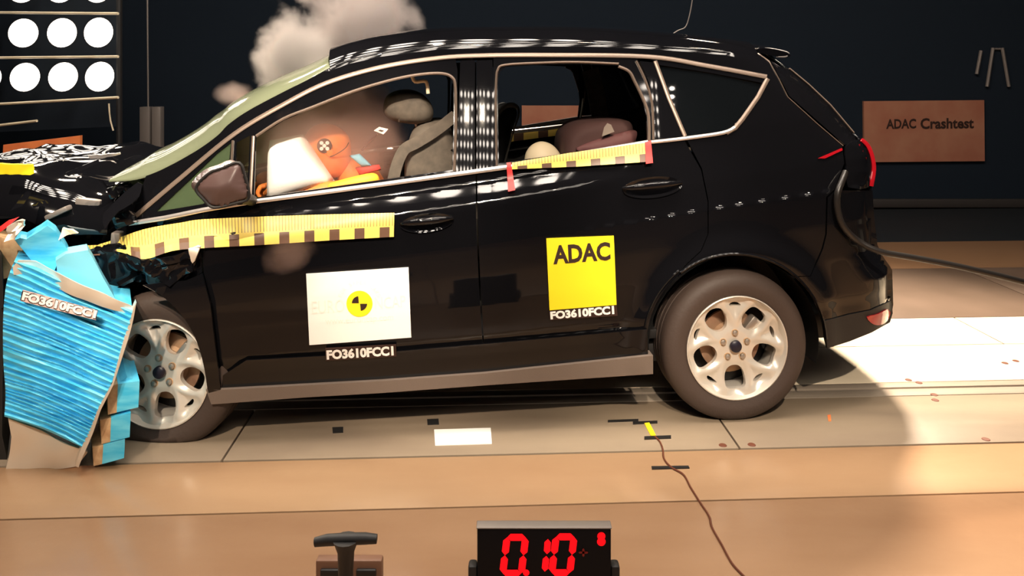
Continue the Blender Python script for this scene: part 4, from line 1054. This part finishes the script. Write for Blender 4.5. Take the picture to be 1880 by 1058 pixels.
HV, HF = lathe([(0.125, -0.014), (0.131, -0.014), (0.112, 0.02), (0.075, 0.052), (0.03, 0.07), (0.0001, 0.075)], 28)
hm = bpy.data.meshes.new('lamp_housing'); hm.from_pydata(HV, [], HF); hm.materials.append(M['black'])
for row, (xs, y) in enumerate((((-36, 32, 103, 173), -100), ((-36, 38, 108, 177), -21), ((-30, 42, 113, 180), 61), ((-26, 45, 115, 182), 142))):
    for k, x in enumerate(xs):
        o = bpy.data.objects.new('lamp', lm); COL.objects.link(o); o.parent = rack; o.location = rp(x, y - k * 0.5, 0.0); o.rotation_euler = (0.12, math.radians(14), math.radians(54)); o.scale = (0.86, 0.9, 0.92)
        h = bpy.data.objects.new('lamp_housing', hm); COL.objects.link(h); h.parent = o
tube('loose_wire', [rp(200, 190), rp(201, 207), rp(203, 222), rp(208, 240)], 0.006, M['cream'], rack, 6)

# ------------------------------------------------------------------ background things
def board(name, q, Y, th, m, label, cat, leg=False):
    c = pw((q[0][0] + q[1][0]) / 2, q[2][1], Y); e = empty(name, (c.x, Y, 0), 0, label=label, category=cat)
    V = [pw(x, y, Y) - e.location for x, y in q] + [pw(x, y, Y) - e.location + Vector((0, th, 0)) for x, y in q]
    pl = obj('panel', V, [(3, 2, 1, 0), (4, 5, 6, 7), (0, 1, 5, 4), (1, 2, 6, 5), (2, 3, 7, 6), (3, 0, 4, 7)], m, e, smooth=False)
    return e
b = board('notice_board', [(1586, 186), (1807, 184), (1808, 296), (1587, 298)], 8.11, 0.035, M['brownboard'], 'brown board with black lettering on the dark back wall', 'board')
text_on('lettering', 'ADAC', [(1627, 219), (1682, 218), (1682, 236), (1627, 237)], M['ink'], b, lambda px: np.array([pw(x, y, 8.105) - b.location for x, y in px]), 0.03)
text_on('lettering', 'Crashtest', [(1690, 217), (1788, 216), (1788, 236), (1690, 237)], M['ink'], b, lambda px: np.array([pw(x, y, 8.105) - b.location for x, y in px]), 0.03)
board('notice_board', [(958, 194), (1074, 194), (1075, 256), (958, 256)], 8.11, 0.035, M['brownboard'], 'plain brown board on the back wall seen through the rear side window', 'board')
ob = empty('orange_board', (pw(78, 270, 5.4).x, 5.4, 0), 0, label='bright orange board leaning behind the crumpled hood', category='board')
V = []
for x, y, dy in ((6, 266, .0), (147, 249, .0), (152, 330, 0), (8, 330, 0)): V.append(pw(x, y, 5.4) - ob.location)
V[2] = V[1] + Vector((0.05, -0.1, -V[1].z)); V[3] = V[0] + Vector((0.02, -0.1, -V[0].z))
V = V + [v + Vector((0, 0.03, 0)) for v in V]
obj('panel', V, [(3, 2, 1, 0), (4, 5, 6, 7), (0, 1, 5, 4), (1, 2, 6, 5), (2, 3, 7, 6), (3, 0, 4, 7)], M['orangeboard'], ob, smooth=False)
# grey post with a thin pole
gp = empty('grey_post', (pw(281, 200, 7.0).x, 7.0, 0), 0, label='dim grey double post with a thin pole behind the windshield', category='post')
for xa, xb in ((260, 278), (282, 298)):
    a = pw(xa, 196, 7.0); c = pw(xb, 196, 7.0); box('upright', ((a.x + c.x) / 2 - gp.location.x, 0, a.z / 2), (c.x - a.x, 0.08, a.z), M['greymetal'], gp)
tube('pole', [pw(272, 196, 7.0) - gp.location, pw(270, -80, 7.0) - gp.location], 0.008, M['greymetal'], gp, 6)
box('crossbar', (0, 0.0, 0.3), (0.12, 0.05, 0.05), M['greymetal'], gp)
# bracket rails on the wall, right
br = empty('wall_bracket', (pw(1825, 120, 8.12).x, 8.12, pw(1825, 160, 8.12).z), 0, label='dim grey metal rails fixed high on the back wall at the right', category='bracket')
for a, c in (((1801, 93), (1793, 136)), ((1823, 88), (1812, 159)), ((1840, 88), (1852, 159))):
    tube('rail', [pw(*a, 8.12) - br.location, pw(*c, 8.12) - br.location], 0.017, M['greymetal'], br, 8)
tube('cross_rail', [pw(1822, 90, 8.13) - br.location, pw(1842, 90, 8.13) - br.location], 0.012, M['greymetal'], br, 8)

# ------------------------------------------------------------------ hose from the car's rear
hp = []
def c2w(p): return Vector((O2[0] + EU[0] * p[0] + EV[0] * p[1], O2[1] + EU[1] * p[0] + EV[1] * p[1], p[2]))
for x, y, o_ in ((1552, 316, -0.01), (1547, 330, -0.025), (1538, 355, -0.03), (1538, 385, -0.03), (1548, 415, -0.03), (1572, 440, -0.03)): hp.append(c2w(P1(x, y, o_)))
for x, y in ((1612, 461), (1670, 472), (1740, 485), (1820, 503), (1900, 523), (1990, 546)): hp.append(pw(x, y, hp[5].y - 0.02))
hp[-1].z = max(hp[-1].z, 0.2); hp += [Vector((3.2, 3.25, 0.20)), Vector((3.8, 3.15, 0.05)), Vector((4.4, 3.1, 0.016)), Vector((5.6, 3.0, 0.016))]
ho = tube('hose', cr(hp, 6), 0.0135, M['darkcable'], None, 10, label='black hose curving from the tail lamp of the car to the right', category='hose')

# ------------------------------------------------------------------ things on the floor
def floor_patch(name, quad, m, label, cat, th=0.003, **k):
    P = [pf(x, y) for x, y in quad]; c = sum(P, Vector()) / len(P); bm = bmesh.new()
    lo = [bm.verts.new(p - c) for p in P]; hi = [bm.verts.new(p - c + Vector((0, 0, th))) for p in P]; n = len(P)
    bm.faces.new(hi[::-1]); bm.faces.new(lo)
    for i in range(n): bm.faces.new([lo[i], lo[(i + 1) % n], hi[(i + 1) % n], hi[i]])
    o = bm_obj(name, bm, m, None, smooth=False); o.location = c; o['label'] = label; o['category'] = cat
    for a, b_ in k.items(): o[a] = b_
    return o
floor_patch('paper_sheet', [(797, 790), (901, 787), (903, 816), (799, 819)], M['white'], 'white paper sheet lying on the floor below the front door', 'paper')
for q, l in (([(610, 786), (630, 785), (630, 795), (611, 796)], 'small black square on the floor under the white sign'), ([(784, 771), (805, 770), (806, 780), (785, 781)], 'small black square on the floor just behind the white paper')):
    floor_patch('floor_marker', q, M['black'], l, 'marker', group='black floor markers')
for q, l in (([(1116, 773), (1172, 771), (1172, 774), (1116, 776)], 'leftmost black tape strip, touching another near the yellow tape'), ([(1162, 776), (1207, 774), (1207, 778), (1162, 780)], 'black tape strip across the top end of the yellow tape'),
             ([(1183, 803), (1232, 801), (1232, 806), (1183, 808)], 'black tape strip across the lower end of the yellow tape'), ([(1196, 858), (1264, 857), (1266, 861), (1197, 863)], 'long black tape strip holding the brown cable, nearest the camera')):
    floor_patch('tape_strip', q, M['black'], l, 'tape', 0.004, group='black tape strips on the cable')
floor_patch('yellow_tape', [(1183, 779), (1192, 778), (1204, 801), (1195, 802)], M['yellow'], 'short yellow tape on the floor between two black strips', 'tape', 0.005)
floor_patch('orange_mark', [(1519, 763), (1525, 762), (1526, 774), (1521, 774)], M['orangeboard'], 'tiny orange tape mark on the floor right of the rear wheel', 'marker', 0.002)
cp = [pf(x, y, 0.004) for x, y in cr([(1203, 802), (1212, 812), (1217, 826), (1219, 842), (1232, 858), (1255, 872), (1268, 895), (1285, 922), (1302, 948), (1307, 968), (1325, 1000), (1345, 1036), (1372, 1066), (1400, 1110)], 6)]
o = tube('cable', cp, 0.0035, M['browncable'], None, 6, label='thin brown cable winding over the floor to the bottom edge', category='cable')
# digital timer
TY = 2.0; tm_ = empty('digital_timer', (pw(998, 900, TY).x, TY, 0), 0, label='black digital timer with red digits at the bottom of the picture', category='timer')
def tp(x, y, d=0.0): return pw(x, y, TY - d) - tm_.location
a = tp(876, 972); c = tp(1122, 972)
box('timer_case', ((a.x + c.x) / 2, 0.016, a.z / 2), (c.x - a.x, 0.032, a.z), mat('timer_face', (0.004, 0.004, 0.006), 0.5, spec=0.2), tm_, bev=0.004)
a2 = tp(874, 964); box('top_rim', ((a.x + c.x) / 2, 0.016, a.z + 0.002), (c.x - a.x + 0.004, 0.034, 0.004), M['greymetal'], tm_, bev=0.003)
for sx in (-1, 1): box('side_foot', ((a.x + c.x) / 2 + sx * ((c.x - a.x) / 2 + 0.012), 0.02, 0.09), (0.024, 0.036, 0.18), M['black'], tm_, bev=0.008)
def seg(p, q, w_, m='led', name='segment'):
    p = np.array(p, float); q = np.array(q, float); d = (q - p) / np.linalg.norm(q - p); n = np.array([-d[1], d[0]]) * w_ / 2
    pts = [p, p + d * w_ / 2 + n, q - d * w_ / 2 + n, q, q - d * w_ / 2 - n, p + d * w_ / 2 - n]
    decal(name, [tuple(x) for x in pts], M[m], tm_, 0, 6, lambda px: np.array([tp(x, y, 0.003) for x, y in px]))
def digit(x0, y0, w_, h_, segs, sh=-5):
    # corners, slanted
    A = (x0 + w_ * 0 - sh, y0); B = (x0 + w_ - sh, y0); C = (x0, y0 + h_ / 2); D = (x0 + w_, y0 + h_ / 2); E = (x0 + sh, y0 + h_); G = (x0 + w_ + sh, y0 + h_)
    mp_ = {'a': (A, B), 'b': (B, D), 'c': (D, G), 'd': (E, G), 'e': (C, E), 'f': (A, C)}
    for s in segs: seg(*mp_[s], 13)
digit(927, 987, 34, 66, 'abcdef', -4); digit(1017, 986, 33, 66, 'abcdef', -4)
seg((1006, 990), (1004, 1018), 12); seg((1003, 1021), (1000, 1050), 12)
decal('decimal_point', ell(966, 1052, 6, n=14), M['led'], tm_, 0, 5, lambda px: np.array([tp(x, y, 0.004) for x, y in px]))
decal('unit_sign', ell(1104, 985, 7.5, n=16), M['led'], tm_, 0, 5, lambda px: np.array([tp(x, y, 0.004) for x, y in px]))
decal('unit_sign', ell(1104, 995, 8, n=16), M['led'], tm_, 0, 5, lambda px: np.array([tp(x, y, 0.0042) for x, y in px]))
seg((1062, 1015), (1080, 1015), 4, 'leddim'); seg((1071, 1007), (1071, 1023), 4, 'leddim')
# T-handle post and the small box behind it
HYD = 1.75; th = empty('handle_post', (pw(635, 990, HYD).x, HYD, 0), 0, label='black T-shaped handle on a short post left of the timer', category='handle')
V, Fs = tube_data([pw(x, y, HYD) - th.location for x, y in ((578, 996), (600, 992), (635, 990), (670, 989), (692, 990))], [0.010, 0.0125, 0.013, 0.0125, 0.010], 12); obj('crossbar', V, Fs, M['black'], th)
zt = pw(635, 990, HYD).z
V, Fs = tube_data([Vector((0, 0, zt)), Vector((0, 0, zt - 0.03)), Vector((0, 0, zt - 0.08)), Vector((0, 0, 0.02)), Vector((0, 0, 0.0))], [0.030, 0.019, 0.017, 0.018, 0.05], 14); obj('post', V, Fs, M['black'], th)
BY = 2.05; bx = empty('small_case', (pw(640, 1040, BY).x, BY, 0), 0, label='small brown case on the floor behind the T-shaped handle', category='case')
zt = pw(640, 1030, BY).z; wx = pw(700, 1, BY).x - pw(578, 1, BY).x
box('case_body', (0, 0.015, zt / 2), (wx, 0.03, zt), mat('brown_case', (0.20, 0.10, 0.06), 0.5), bx, bev=0.006)
for sx in (-1, 1): box('vent', (sx * wx * 0.27, -0.003, zt - 0.03), (wx * 0.3, 0.012, 0.02), M['black'], bx)

# ------------------------------------------------------------------ smoke
def smoke(name, c, s, dens_, col, label, scale=4.0, aniso=0.2, lo=0.42, hi=0.75, seed=0.0, step=0.5):
    bm = bmesh.new(); bmesh.ops.create_icosphere(bm, subdivisions=3, radius=1.0)
    o = bm_obj(name, bm, None, None); o.location = c; o.scale = s; o['label'] = label; o['category'] = 'smoke'; o['kind'] = 'stuff'
    m = bpy.data.materials.new(name); m.use_nodes = True; n = m.node_tree.nodes; L = m.node_tree.links; n.clear()
    out = n.new('ShaderNodeOutputMaterial'); vs = n.new('ShaderNodeVolumePrincipled'); vs.inputs['Color'].default_value = (*col, 1); vs.inputs['Anisotropy'].default_value = aniso
    tc = n.new('ShaderNodeTexCoord'); geo = n.new('ShaderNodeNewGeometry')
    nz = n.new('ShaderNodeTexNoise'); nz.inputs['Scale'].default_value = scale; nz.inputs['Detail'].default_value = 5; nz.inputs['Roughness'].default_value = 0.55; nz.inputs['Distortion'].default_value = 0.3
    ad = n.new('ShaderNodeVectorMath'); ad.operation = 'ADD'; ad.inputs[1].default_value = (seed, seed, seed); L.new(geo.outputs['Position'], ad.inputs[0]); L.new(ad.outputs[0], nz.inputs['Vector'])
    ln = n.new('ShaderNodeVectorMath'); ln.operation = 'LENGTH'; L.new(tc.outputs['Object'], ln.inputs[0])
    # noise plus falloff towards the rim of the ellipsoid
    fo_ = n.new('ShaderNodeMapRange'); fo_.inputs[1].default_value = 0.35; fo_.inputs[2].default_value = 1.0; fo_.inputs[3].default_value = 0.12; fo_.inputs[4].default_value = -0.42; L.new(ln.outputs['Value'], fo_.inputs[0])
    sm = n.new('ShaderNodeMath'); sm.operation = 'ADD'; L.new(nz.outputs['Fac'], sm.inputs[0]); L.new(fo_.outputs[0], sm.inputs[1])
    mr = n.new('ShaderNodeMapRange'); mr.inputs[1].default_value = lo; mr.inputs[2].default_value = hi; mr.inputs[3].default_value = 0; mr.inputs[4].default_value = dens_; L.new(sm.outputs[0], mr.inputs[0])
    L.new(mr.outputs[0], vs.inputs['Density']); L.new(vs.outputs[0], out.inputs['Volume']); o.data.materials.append(m); return o
smoke('smoke_cloud', pw(545, 95, 3.9), (0.27, 0.25, 0.30), 22, (1.0, 0.93, 0.89), 'dense pale smoke puff rising over the windshield top', 5.0, lo=0.30, hi=0.7)
smoke('smoke_cloud', pw(655, 38, 4.1), (0.46, 0.28, 0.33), 18, (1.0, 0.90, 0.86), 'thinner smoke trailing up over the front of the roof', 4.5, seed=3, lo=0.33, hi=0.7)
smoke('smoke_cloud', pw(430, 172, 3.9), (0.16, 0.2, 0.09), 3.5, (0.9, 0.72, 0.66), 'faint smoke wisp in front of the windshield', 6.0, seed=5)
smoke('smoke_cloud', pw(525, 465, 2.85), (0.16, 0.06, 0.12), 3.0, (0.95, 0.65, 0.55), 'faint brown smoke wisp beside the front door', 6.0, seed=8)
cabc = pw(590, 250, 3.55)
smoke('cabin_haze', cabc, (0.56, 0.42, 0.36), 6.5, (1.0, 0.70, 0.60), 'pinkish airbag haze filling the front of the cabin', 2.2, seed=1, lo=0.25, hi=0.6)
